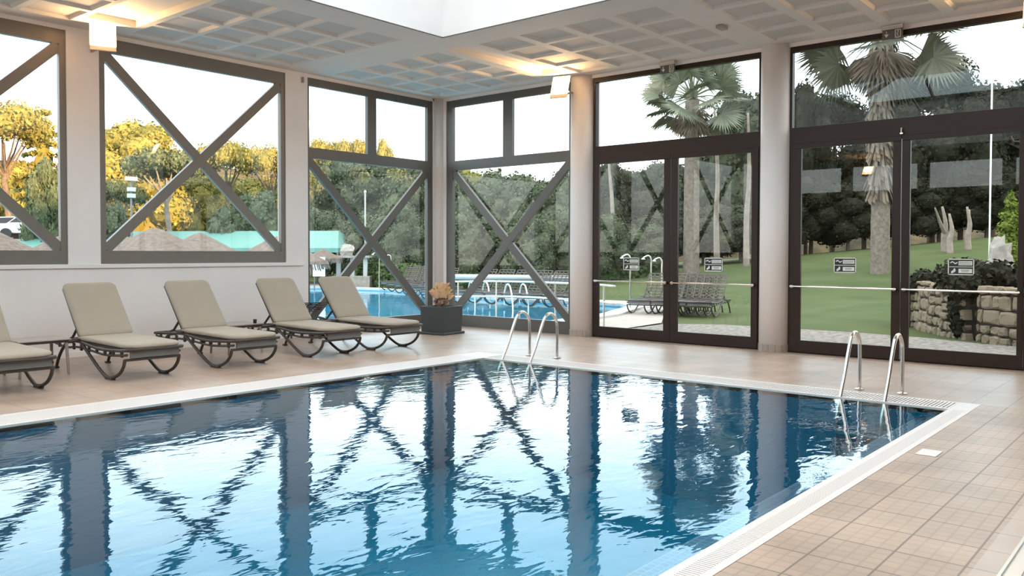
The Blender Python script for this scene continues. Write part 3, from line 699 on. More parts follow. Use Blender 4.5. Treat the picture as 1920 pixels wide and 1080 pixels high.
# ================================================================== OUTSIDE
POOL = [(.9, -.35), (2.7, -.95), (5.4, -.55), (7.6, .25), (8.6, .65), (9.4, 1.5), (9.3, 3.2), (8.9, 5.4), (9.8, 8.6), (11.0, 11.9), (11.4, 15.5), (10.9, 18.6), (8.5, 21.5), (4, 23), (-4, 23), (-9, 20), (-10, 10), (-8, 4), (-3, 2.2), (.0, 1.2)]
def inside(p, poly):
    c = False; n = len(poly); x, y = p
    for i in range(n):
        x1, y1 = poly[i]; x2, y2 = poly[(i+1) % n]
        if (y1 > y) != (y2 > y) and x < (x2-x1)*(y-y1)/(y2-y1)+x1: c = not c
    return c
PAVE = [(.26, -3.2), (4.4, -2.9), (6.2, -1.9), (8.4, -.9), (10.6, .2), (11.4, 2.5), (11.3, 5), (12.6, 8), (14.5, 12), (15.8, 17), (16, 24), (10, 28), (-6, 28), (-14, 24), (-15, 8), (-12, .27), (.26, .27)]
def plate(name, outer, hole, z, m, thick=0):
    bm = bmesh.new(); es = []
    for loop in (outer, hole):
        if not loop: continue
        vs = [bm.verts.new((x, y, z)) for x, y in loop]
        for i in range(len(vs)): es.append(bm.edges.new((vs[i], vs[(i+1) % len(vs)])))
    bmesh.ops.triangle_fill(bm, use_beauty=True, use_dissolve=False, edges=es)
    bmesh.ops.recalc_face_normals(bm, faces=bm.faces)
    if bm.faces and sum(f.normal.z for f in bm.faces) < 0: bmesh.ops.reverse_faces(bm, faces=bm.faces)
    me = bpy.data.meshes.new(name); bm.to_mesh(me); bm.free(); me.materials.append(X_[m])
    o = bpy.data.objects.new(name, me); COL.objects.link(o); return o
struct(plate('ground_paving', PAVE, POOL, -.085, 'paving'))
# terrain
def terrain_z(x, y):
    if inside((x, y), PAVE) and inside((x+1.5, y), PAVE) and inside((x-1.5, y), PAVE) and inside((x, y+1.5), PAVE) and inside((x, y-1.5), PAVE): return -2.5
    if x < .1 and y < .1: return -.4
    dx, dy = x-CX, y-CY; D = dx*math.cos(YAW)+dy*math.sin(YAW); lat = (dx*math.sin(YAW)-dy*math.cos(YAW))/max(D, 1)
    px = 992+FL*lat; t = max(0, min(1, (D-24)/34)); t = t*t*(3-2*t)
    rise = .35+2.6*max(0, min(1, (px-1150)/750)) if px > 1150 else .35*max(0, min(1, (px-1000)/150))
    return -.13+t*rise
b = MB(); xs = [-70+2*i for i in range(20)]+[-30+1.0*i for i in range(80)]+[50+4*i for i in range(30)]; ys = [-30+2*i for i in range(8)]+[-14+1.0*i for i in range(50)]+[36+4*i for i in range(30)]
nx, ny = len(xs), len(ys)
for y in ys:
    for x in xs: b.v.append((x, y, terrain_z(x, y)))
for j in range(ny-1):
    for i in range(nx-1):
        if xs[i+1] <= .1 and ys[j+1] <= .1 and xs[i] >= -17.5 and ys[j] >= -16: continue
        b.f.append((j*nx+i, j*nx+i+1, (j+1)*nx+i+1, (j+1)*nx+i)); b.m.append(0)
tag(b.build('lawn', 'lawn', smooth=True), 'shaded green lawn rising towards the wood beyond the glass doors', 'lawn', kind='stuff')
gp = [(.26, -14), (.26, -3.2), (2.5, -3.05), (4.4, -3.0), (5.1, -4.2), (5.15, -7), (4.9, -8.6), (4.4, -9.6), (3.9, -14)]
struct(plate('ground_gravel_path', gp, None, -.10, 'gravel'))
# outdoor basin, water, coping
b = MB(); n = len(POOL)
b.v = [(x, y, -.1) for x, y in POOL]+[(x, y, -1.5) for x, y in POOL]; b.f = [(i, (i+1) % n, n+(i+1) % n, n+i) for i in range(n)]+[tuple(range(n, 2*n))]; b.m = [0]*(n+1)
struct(b.build('floor_outdoor_basin', 'poollight'))
tag(plate('outdoor_pool_water', POOL, None, -.15, 'water2'), 'light blue water of the free-form outdoor pool beyond the corner glazing', 'water', kind='stuff')
cen = Vector((1.5, 10)); b = MB()
def off(i, d):
    p = Vector(POOL[i]); a = Vector(POOL[i-1]); c = Vector(POOL[(i+1) % n]); t = (c-a).normalized(); nn = Vector((t.y, -t.x)); return p+nn*d
inr = [off(i, -.04) for i in range(n)]; otr = [off(i, .45) for i in range(n)]
for lo in (inr, otr):
    for z in (-.12, -.03): b.v += [(p.x, p.y, z) for p in lo]
for i in range(n):
    j = (i+1) % n
    b.f += [(n+i, n+j, 3*n+j, 3*n+i), (i, j, n+j, n+i), (2*n+j, 2*n+i, 3*n+i, 3*n+j)]; b.m += [0]*3
tag(b.build('pool_coping', 'coping'), 'white coping edge running round the free-form outdoor pool', 'coping')

b = MB(); seg = []
for i in range(61):
    px = -500+50*i
    for D, z in ((78, -.5), (84, 2.6), (92, 5.6), (104, (12.5 if px < 560 else 7.0)+.8*math.sin(i*.9))):
        q = spot(px, D, z); b.v.append(tuple(q))
for i in range(60):
    for j in range(3): b.f.append((i*4+j, (i+1)*4+j, (i+1)*4+j+1, i*4+j+1)); b.m.append(0)
struct(b.build('ground_wooded_hill', 'hill', smooth=True))
# ---- foliage prototypes
LIB = {}
def proto(name, fn, seed):
    LIB[name] = fn(random.Random(seed))
def core(mb, c, rx, ry, rz, rng): sphere(mb, c, 1, 10, 7, .12, rng, (rx, ry, rz))
def mk_umbrella(rng, leafm, h=10, R=4.2, th=1.5, barkm='bark', n=2600, lean=.5):
    f = MB(); t = MB()
    top = Vector((lean, 0, h-th)); t.tube([(0, 0, -.4), (lean*.3, .1, h*.3), (lean*.7, -.1, h*.55), tuple(top)], [.28, .24, .2, .12], 8)
    for k in range(9):
        a = 2*PI*k/9+rng.uniform(-.2, .2); r = R*rng.uniform(.45, .72); c = (top.x+math.cos(a)*r, math.sin(a)*r, h-th*rng.uniform(.35, .75))
        t.tube([(lean*.7, 0, h*.55+rng.uniform(0, 1)), (top.x+math.cos(a)*r*.5, math.sin(a)*r*.5, h-th*1.25), c], [.10, .07, .03], 5)
        core(f, c, R*.27, R*.27, th*.30, rng); leafcloud(f, rng, c, R*.40, R*.40, th*.48, n//5, .20)
    core(f, (top.x, 0, h-th*.45), R*.35, R*.35, th*.35, rng); leafcloud(f, rng, (top.x, 0, h-th*.4), R*.5, R*.5, th*.5, n//4, .20)
    return [('crown', f, leafm), ('trunk', t, barkm)]
def mk_broad(rng, leafm, h=8, R=3, barkm='bark', n=3200, clear=.12, s=.30):
    f = MB(); t = MB(); t.tube([(0, 0, -.4), (.1, 0, h*.4), (0, 0, h*.8)], [.25, .18, .06], 8)
    nb = 16
    for k in range(nb):
        z = h*(clear+.1+(.80-clear)*(k+.5)/nb); q = 1-((z/h-.45)/.62)**2; a = k*2.4+rng.uniform(-.3, .3); r = R*.55*max(.15, q)
        c = (math.cos(a)*r, math.sin(a)*r, z); br = R*.45*(.6+.4*max(q, .2))
        core(f, c, br*.72, br*.72, br*.7, rng); leafcloud(f, rng, c, br, br, br*.9, n//nb, s, shell=.7)
    core(f, (0, 0, h*.5), R*.5, R*.5, h*.33, rng)
    return [('crown', f, leafm), ('trunk', t, barkm)]
def mk_conifer(rng, leafm, h=12, R=3.6, barkm='bark', n=3400, s=.34):
    f = MB(); t = MB(); t.tube([(0, 0, -.4), (0, 0, h*.97)], [.25, .03], 8)
    L = 15
    for k in range(L):
        z = h*(.12+.86*k/L); r = R*(1-k/L)**.8+.12
        m = max(4, int(9*(1-k/L)))
        for j in range(m):
            a = 2*PI*j/m+k*.9+rng.uniform(-.2, .2); rr = r*rng.uniform(.75, 1.05)
            e_ = (math.cos(a)*rr, math.sin(a)*rr, z-.12*rr)
            t.tube([(0, 0, z), e_], [.05, .015], 4)
            for q in (.45, .75, 1.0):
                leafcloud(f, rng, (e_[0]*q, e_[1]*q, z-.12*rr*q), .45*(.4+r/R*.7), .45*(.4+r/R*.7), .20, max(6, n//(L*22)), s, shell=.2)
    for k in range(5): core(f, (0, 0, h*(.2+.13*k)), R*.42*(1-.17*k), R*.42*(1-.17*k), h*.11, rng)
    return [('crown', f, leafm), ('trunk', t, barkm)]
proto('umb_gold', lambda r: mk_umbrella(r, 'leafgold', 11, 4.2, 2.4), 1)
proto('umb_grey', lambda r: mk_umbrella(r, 'leafgrey', 9, 3.8, 1.8, 'palebark', lean=.8), 2)
proto('broad_gold', lambda r: mk_broad(r, 'leafgold', 12, 4.6, n=9000, clear=.25, s=.23), 3)
proto('broad_grey', lambda r: mk_broad(r, 'leafgrey', 6, 2.6, n=5000, s=.2), 4)
proto('broad_mid', lambda r: mk_broad(r, 'leafmid', 9, 4.0, n=9000, s=.22), 5)
proto('broad_dark', lambda r: mk_broad(r, 'leafdark', 10, 4.4, n=6500, s=.26), 6)
proto('broad_haze', lambda r: mk_broad(r, 'leafhaze', 10, 4.2, n=8000, s=.24), 9)
proto('conifer', lambda r: mk_conifer(r, 'leafgold'), 7)
proto('pine_dark', lambda r: mk_umbrella(r, 'leafdark', 11, 3.8, 3.4, 'bark', 3400), 8)
MESH = {}
def tree(kind, loc, sx, sz, rz, name, label, cat='tree', group=None):
    if kind not in MESH:
        MESH[kind] = []
        for nm, mb, m in LIB[kind]:
            me = bpy.data.meshes.new(nm); me.from_pydata(mb.v, [], mb.f); me.materials.append(X_[m]); me.update(); MESH[kind].append((nm, me))
    e = empty(name, loc, rz); e.scale = (sx, sx, sz)
    for nm, me in MESH[kind]:
        o = bpy.data.objects.new(nm, me); COL.objects.link(o); o.parent = e
    return tag(e, label, cat, group)
HT = {'broad_haze': 10, 'umb_gold': 11, 'umb_grey': 9, 'broad_gold': 12, 'broad_grey': 6, 'broad_mid': 9, 'broad_dark': 10, 'conifer': 12, 'pine_dark': 11}
RD = {'broad_haze': 4.2, 'umb_gold': 4.2, 'umb_grey': 3.8, 'broad_gold': 4.6, 'broad_grey': 2.6, 'broad_mid': 4.0, 'broad_dark': 4.4, 'conifer': 3.6, 'pine_dark': 3.8}
rt_ = random.Random(11)
def ptree(kind, px, D, top, wpx, name, label, cat='tree', group=None, base=None):
    p = spot(px, D); z0 = terrain_z(p.x, p.y) if base is None else base; z0 = max(z0, -.13)
    ht = CH+(472.5-top)/FL*D-z0; sz = ht/HT[kind]; sx = wpx/2/FL*D/RD[kind]/.92
    return tree(kind, (p.x, p.y, z0), sx, sz, rt_.uniform(0, 6.28), name, label, cat, group)
# distinct trees
ptree('conifer', 82, 62, 188, 150, 'cedar_tree', 'tall golden cedar with a pointed tip in the leftmost window')
ptree('umb_gold', 20, 56, 202, 190, 'stone_pine', 'broad stone pine filling the left side of the leftmost window')
ptree('broad_grey', 88, 46, 300, 85, 'oak_tree', 'shaded grey green tree under the golden cedar')
ptree('broad_gold', 255, 64, 222, 210, 'pine_tree', 'large sunlit golden pine, tallest in the crossed window', base=0)
ptree('broad_gold', 195, 70, 262, 130, 'pine_tree', 'sunlit golden pine partly behind pier left of the crossed window')
ptree('umb_grey', 322, 46, 288, 150, 'stone_pine', 'grey green umbrella pine with pale trunk behind the crossing braces')
ptree('umb_grey', 222, 44, 342, 95, 'stone_pine', 'small dark umbrella pine beside the floodlight mast')
ptree('umb_gold', 432, 66, 270, 120, 'stone_pine', 'sunlit pine with gappy crown right of the window crossing')
ptree('umb_gold', 512, 60, 276, 110, 'stone_pine', 'flat topped golden pine at right edge of the crossed window')
ptree('broad_gold', 385, 74, 318, 110, 'pine_tree', 'low sunlit tree seen below the window crossing')
ptree('broad_grey', 482, 46, 358, 105, 'oak_tree', 'round dark tree above the turquoise canopy, right part of crossed window')
ptree('broad_grey', 425, 45, 384, 80, 'oak_tree', 'low dark round tree just left of a taller round one')
ptree('broad_grey', 212, 42, 380, 70, 'oak_tree', 'low dark tree at lower left of the crossed window')
ptree('broad_gold', 722, 86, 258, 60, 'pine_tree', 'single golden tree top showing in the upper corner pane')
ptree('broad_gold', 885, 80, 312, 110, 'pine_tree', 'golden topped pine behind the right corner glazing')
for i, (px, D, t, w_) in enumerate(((15, 78, 300, 130), (70, 80, 320, 120), (300, 80, 330, 120), (450, 78, 325, 120), (520, 80, 330, 120), (555, 76, 345, 90))): ptree('broad_gold', px, D, t, w_, 'pine_tree', 'sunlit tree on the far slope between nearer pines, %s from the left' % ORD[i], group='sunlit trees on the far slope', base=0)
for i, px in enumerate((600, 640, 672)): ptree('umb_gold', px, 98, 264, 60, 'stone_pine', 'distant pale golden pine on the skyline, %s from the left' % ORD[i], group='distant skyline pines')
mid = [(588, 56, 308, 120), (640, 60, 296, 150), (705, 54, 300, 150), (770, 50, 304, 150), (825, 56, 300, 120), (870, 48, 330, 150), (940, 52, 318, 160), (1010, 50, 330, 150), (1065, 56, 318, 120)]
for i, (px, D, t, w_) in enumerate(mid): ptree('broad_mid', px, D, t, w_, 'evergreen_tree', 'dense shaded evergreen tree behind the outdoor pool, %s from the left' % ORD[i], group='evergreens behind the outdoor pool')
low = [(605, 46, 390, 110), (690, 44, 400, 120), (745, 42, 380, 110), (800, 42, 410, 100), (855, 40, 400, 110), (925, 42, 405, 120), (985, 40, 395, 110), (1050, 42, 390, 110), (1130, 44, 400, 110), (1215, 46, 420, 110)]
for i, (px, D, t, w_) in enumerate(sorted(low)): ptree('broad_mid', px, D, t, w_, 'evergreen_shrub', 'rounded evergreen shrub before the trees by the pool, %s from the left' % ORD[i], 'shrub', 'rounded shrubs behind the outdoor pool')
dk = [(1120, 58, 300, 140), (1180, 62, 318, 150), (1245, 60, 300, 150), (1350, 60, 260, 170), (1400, 58, 165, 170), (1450, 64, 180, 150), (1510, 62, 158, 120), (1560, 66, 170, 130), (1620, 64, 250, 150), (1690, 62, 200, 170), (1745, 66, 120, 190), (1800, 60, 190, 170), (1860, 64, 150, 190), (1925, 60, 150, 190)]
for i, (px, D, t, w_) in enumerate(dk): ptree('broad_haze' if px < 1480 else 'pine_dark' if i % 3 == 1 else 'broad_dark', px, D, t, w_, 'woodland_tree', 'dark shaded tree in the wood beyond the lawn, %s from the left' % ORD[i], group='wood beyond the lawn')
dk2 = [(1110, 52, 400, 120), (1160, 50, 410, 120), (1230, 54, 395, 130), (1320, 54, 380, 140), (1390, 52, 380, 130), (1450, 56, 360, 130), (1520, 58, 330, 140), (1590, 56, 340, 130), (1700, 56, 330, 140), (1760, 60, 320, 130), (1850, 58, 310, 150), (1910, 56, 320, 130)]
for i, (px, D, t, w_) in enumerate(dk2): ptree('broad_haze' if px < 1430 else 'broad_dark', px, D, t, w_, 'woodland_shrub', 'dark undergrowth shrub at the lawn top, %s from the left' % ORD[i], 'shrub', 'undergrowth along the lawn top')
# bare pale trunks
def bare(px, D, top, base, label, fork=0):
    p = spot(px, D); z0 = terrain_z(p.x, p.y); h = CH+(472.5-top)/FL*D-z0; b = MB(); l = rt_.uniform(-.5, .5)
    b.tube(smoothpath([(0, 0, -.3), (l*.2, .05, h*.3), (l*.5, -.05, h*.6), (l, .1, h)]), [.20, .19, .185, .18, .17, .165, .16, .155, .15, .14, .13, .125, .12, .11, .1, .09, .08, .07, .06], 8)
    if fork:
        b.tube(smoothpath([(l*.3, 0, h*.4), (l*.5+.5*fork, .1, h*.62), (l+1.1*fork, .2, h*.95)], 5), [.13, .12, .11, .1, .1, .09, .08, .07, .06, .05, .04], 7)
    tag(b.build('tree_trunk', 'palebark', loc=(p.x, p.y, z0), smooth=True), label, 'tree trunk')
bare(1772, 46, 385, 460, 'pale forked trunk left of a matching pair on the lawn crest', -1)
bare(1782, 45, 398, 460, 'pale leaning trunk close beside the forked one on the lawn crest')
bare(1816, 46, 385, 460, 'pale trunk with one branch, right of the leaning pair', 1)
bare(1345, 48, 200, 470, 'slim pale trunk standing right of the palm behind black loungers')
bare(1400, 47, 210, 470, 'slim pale trunk at the right edge of the farther glass door')
bare(1150, 46, 300, 470, 'slim grey trunk in the leftmost door leaf')
# ---- palms
def mk_palm(R, seed, nf, skirt, trunk_h, tr):
    rng = random.Random(seed); f = MB(); sk = MB(); t = MB()
    P = []; rad = []
    for k in range(26):
        z = trunk_h*k/25; P.append((0, 0, z-.2)); rad.append(tr*(1.25 if k == 0 else 1.12 if k == 1 else 1-.15*k/25)*(1+.04*(k % 2)))
    t.tube(P, rad, 14)
    def fan(mb, a, el, L, FR, droop, nb=30, sk_=False):
        d = Vector((math.cos(a)*math.cos(el), math.sin(a)*math.cos(el), math.sin(el))); side = Vector((-math.sin(a), math.cos(a), 0))
        c0 = Vector((0, 0, trunk_h)); c1 = c0+d*L+Vector((0, 0, -droop*.25*L))
        mb.tube([c0, (c0+c1)/2+Vector((0, 0, .06*L)), c1], [.05, .03, .02], 4)
        nn0 = side.cross(d).normalized(); ra = rng.uniform(-1.1, 1.1); side = (side*math.cos(ra)+nn0*math.sin(ra)).normalized(); nn = side.cross(d).normalized()
        for k in range(nb):
            th = (k/(nb-1)-.5)*math.radians(210 if not sk_ else 90)
            dd = (d*math.cos(th)+side*math.sin(th)).normalized(); w_ = FR*.045
            ws = dd.cross(nn).normalized()*w_; ln = FR*rng.uniform(.85, 1.05)
            m1 = c1+dd*ln*.55+nn*.04; tip = c1+dd*ln+Vector((0, 0, -droop*ln*rng.uniform(.15, .5)))
            b0 = len(mb.v); mb.v += [tuple(c1), tuple(m1-ws), tuple(m1+ws), tuple(tip)]
            mb.f += [(b0, b0+1, b0+2), (b0+1, b0+3, b0+2)]; mb.m += [0, 0]
    for i in range(nf):
        el = math.radians(-38+126*(i/nf)**.8); a = i*2.399+rng.uniform(-.2, .2)
        fan(f, a, el, R*.58, R*.44, .40-.36*(i/nf))
    for i in range(skirt):
        el = math.radians(rng.uniform(-82, -58)); a = i*2.399
        fan(sk, a, el, R*.28*rng.uniform(.7, 1.3), R*.34, .5, 9, True)
    return f, sk, t
def palm(px, D, crown_py, base_z, R, tr, label, nf=46, skirt=60, ragged=0):
    p = spot(px, D); h = CH+(472.5-crown_py)/FL*D-base_z
    f, sk, t = mk_palm(R, px, nf, skirt, h, tr); e = empty('palm_tree', (p.x, p.y, base_z))
    t.build('trunk', 'palmtrunk', e, smooth=True); f.build('fronds', 'palmbacklit' if ragged else 'palm', e); s = sk
    if ragged:
        rng = random.Random(px)
        for i in range(620):
            z = h*(1-ragged*rng.random()); a = rng.uniform(0, 6.28); r = tr*1.0; c = Vector((math.cos(a)*r, math.sin(a)*r, z)); o_ = Vector((math.cos(a), math.sin(a), 0)); sd = Vector((-o_.y, o_.x, 0))
            L = rng.uniform(.5, .9); q = c+o_*rng.uniform(.12, .32)-Vector((0, 0, L))
            s.add([c-sd*.05, c+sd*.05, q+sd*.07, q-sd*.06+Vector((0, 0, .1))], [(0, 1, 2, 3)])
    s.build('dead_fronds', 'deadfrond', e)
    return tag(e, label, 'palm tree')
palm(1296, 44, 182, -.12, 3.1, .42, 'fan palm with full round crown seen through the farther glass door')
palm(1650, 38, 62, -.10, 4.0, .42, 'fan palm with shaggy dead skirt seen through the nearer glass door', 40, 110, .62)
# ---- cypress, rock, stone walls, hanging shrubs
def rockwall(name, pts, z0, z1, label, seed, size=.30):
    e = empty(name, (pts[0][0], pts[0][1], z0)); o0 = Vector((pts[0][0], pts[0][1], z0)); rng = random.Random(seed)
    b = MB()
    for i in range(len(pts)-1):
        a, c = Vector((*pts[i], 0)), Vector((*pts[i+1], 0)); t = (c-a).normalized(); nn = Vector((t.y, -t.x, 0)); nn = nn if nn.dot(Vector((CX, CY, 0))-a) > 0 else -nn
        v = [a, c, c-nn*.5, a-nn*.5]; b.add([tuple(q+Vector((0, 0, zz))-o0+nn*0) for zz in (z0-.1, z1-.04) for q in v], [(3,2,1,0),(4,5,6,7),(0,1,5,4),(1,2,6,5),(2,3,7,6),(3,0,4,7)])
    b.build('joint_fill', 'gap', e)
    for i in range(len(pts)-1):
        a, c = Vector((*pts[i], 0)), Vector((*pts[i+1], 0)); L = (c-a).length; t = (c-a).normalized(); nn = Vector((t.y, -t.x, 0)); nn = nn if nn.dot(Vector((CX, CY, 0))-a) > 0 else -nn; z = z0-.05
        while z < z1-.05:
            h = min(size*rng.uniform(.55, .95), z1-z+.03); u = rng.uniform(-.1, 0)
            while u < L-.03:
                wd = min(size*rng.uniform(.6, 1.6), L-u+.04)
                if wd < .08: break
                m = MB(); g = .012; dpt = rng.uniform(.05, .10)
                base = [(u+g, z+g), (u+wd-g, z+g), (u+wd-g, z+h-g), (u+g, z+h-g)]; ring = []
                for q in range(4):
                    x0, zz0 = base[q]; x1, zz1 = base[(q+1) % 4]
                    ring.append((x0+rng.uniform(0, .035)*(1 if x0 == u+g else -1), zz0+rng.uniform(0, .03)*(1 if zz0 == z+g else -1))); ring.append(((x0+x1)/2+rng.uniform(-.02, .02), (zz0+zz1)/2+rng.uniform(-.015, .015)))
                cu, cz = u+wd/2, z+h/2; P = []
                for dd, k in ((-.12, 1), (dpt*.6, 1), (dpt, .72)):
                    for (x, zz) in ring:
                        P.append(tuple(a+t*(cu+(x-cu)*k)+nn*(dd+rng.uniform(-.012, .012))+Vector((0, 0, cz+(zz-cz)*k))-o0))
                fs = [tuple(range(16, 24)), tuple(reversed(range(8)))]+[(r*8+j, r*8+(j+1) % 8, (r+1)*8+(j+1) % 8, (r+1)*8+j) for r in range(2) for j in range(8)]
                m.add(P, fs); m.build('stone', 'stone', e); u += wd
            z += h
    return tag(e, label, 'stone wall')
def arcpts(pts, n=3): return [(q.x, q.y) for q in smoothpath([(x, y, 0) for x, y in pts], n)]
rockwall('stone_wall', list(reversed(arcpts([(9.2, -7.9), (8.1, -7.55), (7.0, -7.9), (5.9, -8.6), (5.25, -9.15)], 2))), -.12, .92, 'low curved honey stone wall, left section with shrubs trailing over', 4, .29)
rockwall('stone_wall', list(reversed([(5.15, -9.42), (4.7, -9.85), (4.25, -10.4), (3.9, -11.4)])), -.12, .92, 'honey stone retaining wall at the right edge of the glass door', 9, .34)
b = MB(); b.poly([(9.0, -8.1), (8.0, -7.8), (7.0, -8.1), (5.5, -9.2), (4.7, -10.1), (4.2, -11.5), (9.5, -13)], -.1, .86); tag(b.build('planting_bed', 'soil'), 'raised bed of dark soil held by the honey stone walls', 'planting bed')
def shrub(name, loc, blobs, m, seed, label, n=500, s=.10, cat='shrub'):
    rng = random.Random(seed); b = MB()
    for (x, y, z, rx, ry, rz) in blobs:
        core(b, (x, y, z), rx*.7, ry*.7, rz*.75, rng); leafcloud(b, rng, (x, y, z), rx, ry, rz, n, s, shell=.65)
    return tag(b.build(name, m, loc=loc), label, cat)
shrub('trailing_shrub', (7.9, -7.75, .45), [(0, 0, .15, .55, .45, .55), (.5, .2, .1, .5, .4, .55), (-.35, -.1, .45, .6, .4, .3), (-.0, .1, -.25, .35, .2, .3)], 'leafdark', 1, 'dark shrub trailing over the left end of the curved stone wall')
shrub('trailing_shrub', (5.6, -9.1, .5), [(0, 0, .35, .55, .45, .35), (-.15, .1, -.05, .28, .22, .5), (.4, .2, .45, .5, .5, .3), (-.25, .05, -.32, .16, .14, .3)], 'leafdark', 2, 'dark shrub trailing down between the two stone wall sections')
shrub('low_shrub', (6.4, -9.4, 1.1), [(0, 0, 0, .9, .6, .34), (1.2, .8, .0, .8, .6, .36), (-1.0, -1.0, -.02, .7, .6, .3)], 'leafdark', 3, 'low dark shrub spreading on top of the raised bed')
p = at(1893, 480, 21)
e = empty('cypress_tree', (p.x, p.y, .7)); rng = random.Random(8); f = MB(); t = MB(); t.tube([(0, 0, 0), (0, 0, 2.0)], [.07, .02], 8)
for k in range(16):
    z = .1+2.9*k/16; r = .34*math.sin(PI*min(1, (k+2.5)/18))**.7; c = (rng.uniform(-.08, .08), rng.uniform(-.08, .08), z); core(f, c, r*.7, r*.7, .2, rng); leafcloud(f, rng, c, r, r, .24, 150, .09, shell=.7)
f.build('foliage', 'cypress', e); t.build('trunk', 'bark', e); e.scale = (1, 1, .80); tag(e, 'bright yellow green cypress beside the pale rock behind the stone wall', 'cypress')
p = at(1875, 470, 19.5); b = MB(); rng = random.Random(5)
sphere(b, (0, 0, .75), 1, 10, 8, .2, rng, (.22, .30, .72)); sphere(b, (.05, .25, .3), 1, 9, 6, .2, rng, (.3, .35, .4)); tag(b.build('pale_rock', 'paleStone', loc=(p.x, p.y, .45)), 'upright pale rock standing left of the bright cypress', 'rock')
# thin mast in front of bed
p = spot(1855, 22, .7); b = MB(); b.tube([(0, 0, 0), (0, 0, 6.6)], .022, 8); tag(b.build('thin_mast', 'white', loc=p), 'very thin white mast seen left of the bright cypress', 'mast')
# ---- black lattice loungers outside
L1 = make_lounger(False)
def outl(x, y, z, rz, lab, grp, first=[True]):
    if first[0]: o = L1; first[0] = False
    else: o = copy_tree(L1)
    o.location = (x, y, z); o.rotation_euler = (0, 0, rz); tag(o, lab, 'sun lounger', grp)
def row(n, pa, pb, z, rz, lab, grp):
    for i in range(n):
        f = i/(n-1); outl(pa[0]+(pb[0]-pa[0])*f, pa[1]+(pb[1]-pa[1])*f, z, rz, '%s, %s from the left' % (lab, ORD[i]), grp)
row(5, spot(1262, 22.6)[:2], spot(1318, 21.8)[:2], -.10, math.radians(-78), 'black lattice lounger in the close row by palm base', 'black loungers lined up on the lawn edge')
row(2, spot(1208, 22.6)[:2], spot(1240, 22.4)[:2], -.10, math.radians(-78), 'black lattice lounger before the door stile at pool end', 'pair of black loungers at the pool end')
row(6, spot(735, 36)[:2], spot(815, 29)[:2], -.085, math.radians(-70), 'dark lounger across the pool, left of corner post', 'loungers across the outdoor pool, left of corner')
row(6, spot(872, 27.2)[:2], spot(1052, 24.6)[:2], -.085, math.radians(-85), 'dark lounger across the pool, right of corner post', 'loungers across the outdoor pool, right of corner')
outl(-3.05, 1.3, -.06, math.radians(165), 'dark lattice lounger right outside the glass behind the last beige lounger', None)
for o in list(bpy.data.objects):
    if o.name.startswith('backrest') and o.parent and o.parent.get('label', '').startswith('dark lattice lounger right outside'):
        q = Matrix.Rotation(math.radians(-32), 4, 'X'); o.matrix_basis = Matrix.Translation(HG) @ q @ Matrix.Translation(-HG)
# ---- outdoor rails, showers, roller
def railing():
    e = empty('pool_railing', (2.4, -1.5, -.09)); o0 = Vector((2.4, -1.5, -.09))
    path = smoothpath([(1.75, -3.35, 0), (2.2, -2.6, 0), (2.42, -1.66, 0), (2.50, -.4, 0), (2.2, .5, 0), (1.4, 1.0, 0)], 6)
    for z in (.86, .50):
        b = MB(); b.tube([q+Vector((0, 0, z))-o0 for q in path], .022, 8); b.build('rail', 'white', e, smooth=True)
    for i in (4, 14, 23, 29):
        b = MB(); q = path[i]; b.tube([q+Vector((0, 0, -.09))-o0, q+Vector((0, 0, .88))-o0], .02, 8); b.build('post', 'steel', e)
    tag(e, 'white two-bar railing curving beside the outdoor pool behind the glass', 'railing')
railing()
def shower(px, D, top, label, bend=.25, h_=None):
    p = spot(px, D, -.09); h = CH+(472.5-top)/FL*D+.09; b = MB()
    e = empty('outdoor_shower', p)
    b.tube(smoothpath([(0, 0, 0), (0, 0, h*.7), (0, 0, h*.93), (-.08, .05, h), (-bend, .12, h*.96)]), .022, 8); b.build('pipe', 'steel', e)
    b = MB(); b.lathe([(.02, .0), (.06, -.04), (.06, -.05)], 12, (-bend, .12, h*.96)); b.build('shower_head', 'steel', e)
    b = MB(); b.lathe([(.12, 0), (.12, .03)], 14); b.build('base', 'coping', e)
    tag(e, label, 'shower')
shower(711, 36, 473, 'chrome shower pipe across the pool, left of two near the hedge')
shower(733, 38, 478, 'chrome shower pipe across the pool, right of two near the hedge')
shower(1182, 24, 476, 'shower pipe seen below the sticker on the leftmost door leaf')
shower(1221, 25, 478, 'hooked shower pipe just left of the farther door stiles')
shower(1241, 26, 482, 'shower pipe half hidden behind the farther door stiles')
def outladder(px, D, label):
    p = spot(px, D, -.05); e = empty('outdoor_ladder', p, -.5)
    for s in (-.25, .25):
        b = MB(); b.tube(smoothpath([(s, .35, 0), (s, .35, .35), (s, .15, .62), (s, -.15, .55), (s, -.35, .1), (s, -.4, -.5)]), .024, 8); b.build('handrail', 'white', e, smooth=True)
    for z in (-.15, -.4):
        b = MB(); b.box(-.25, -.42, z, .25, -.36, z+.03); b.build('tread', 'white', e)
    tag(e, label, 'pool ladder')
outladder(968, 25.4, 'white curved ladder rails on far side of the outdoor pool')
outladder(898, 27, 'white ladder rails across the outdoor pool, left of curved ones')
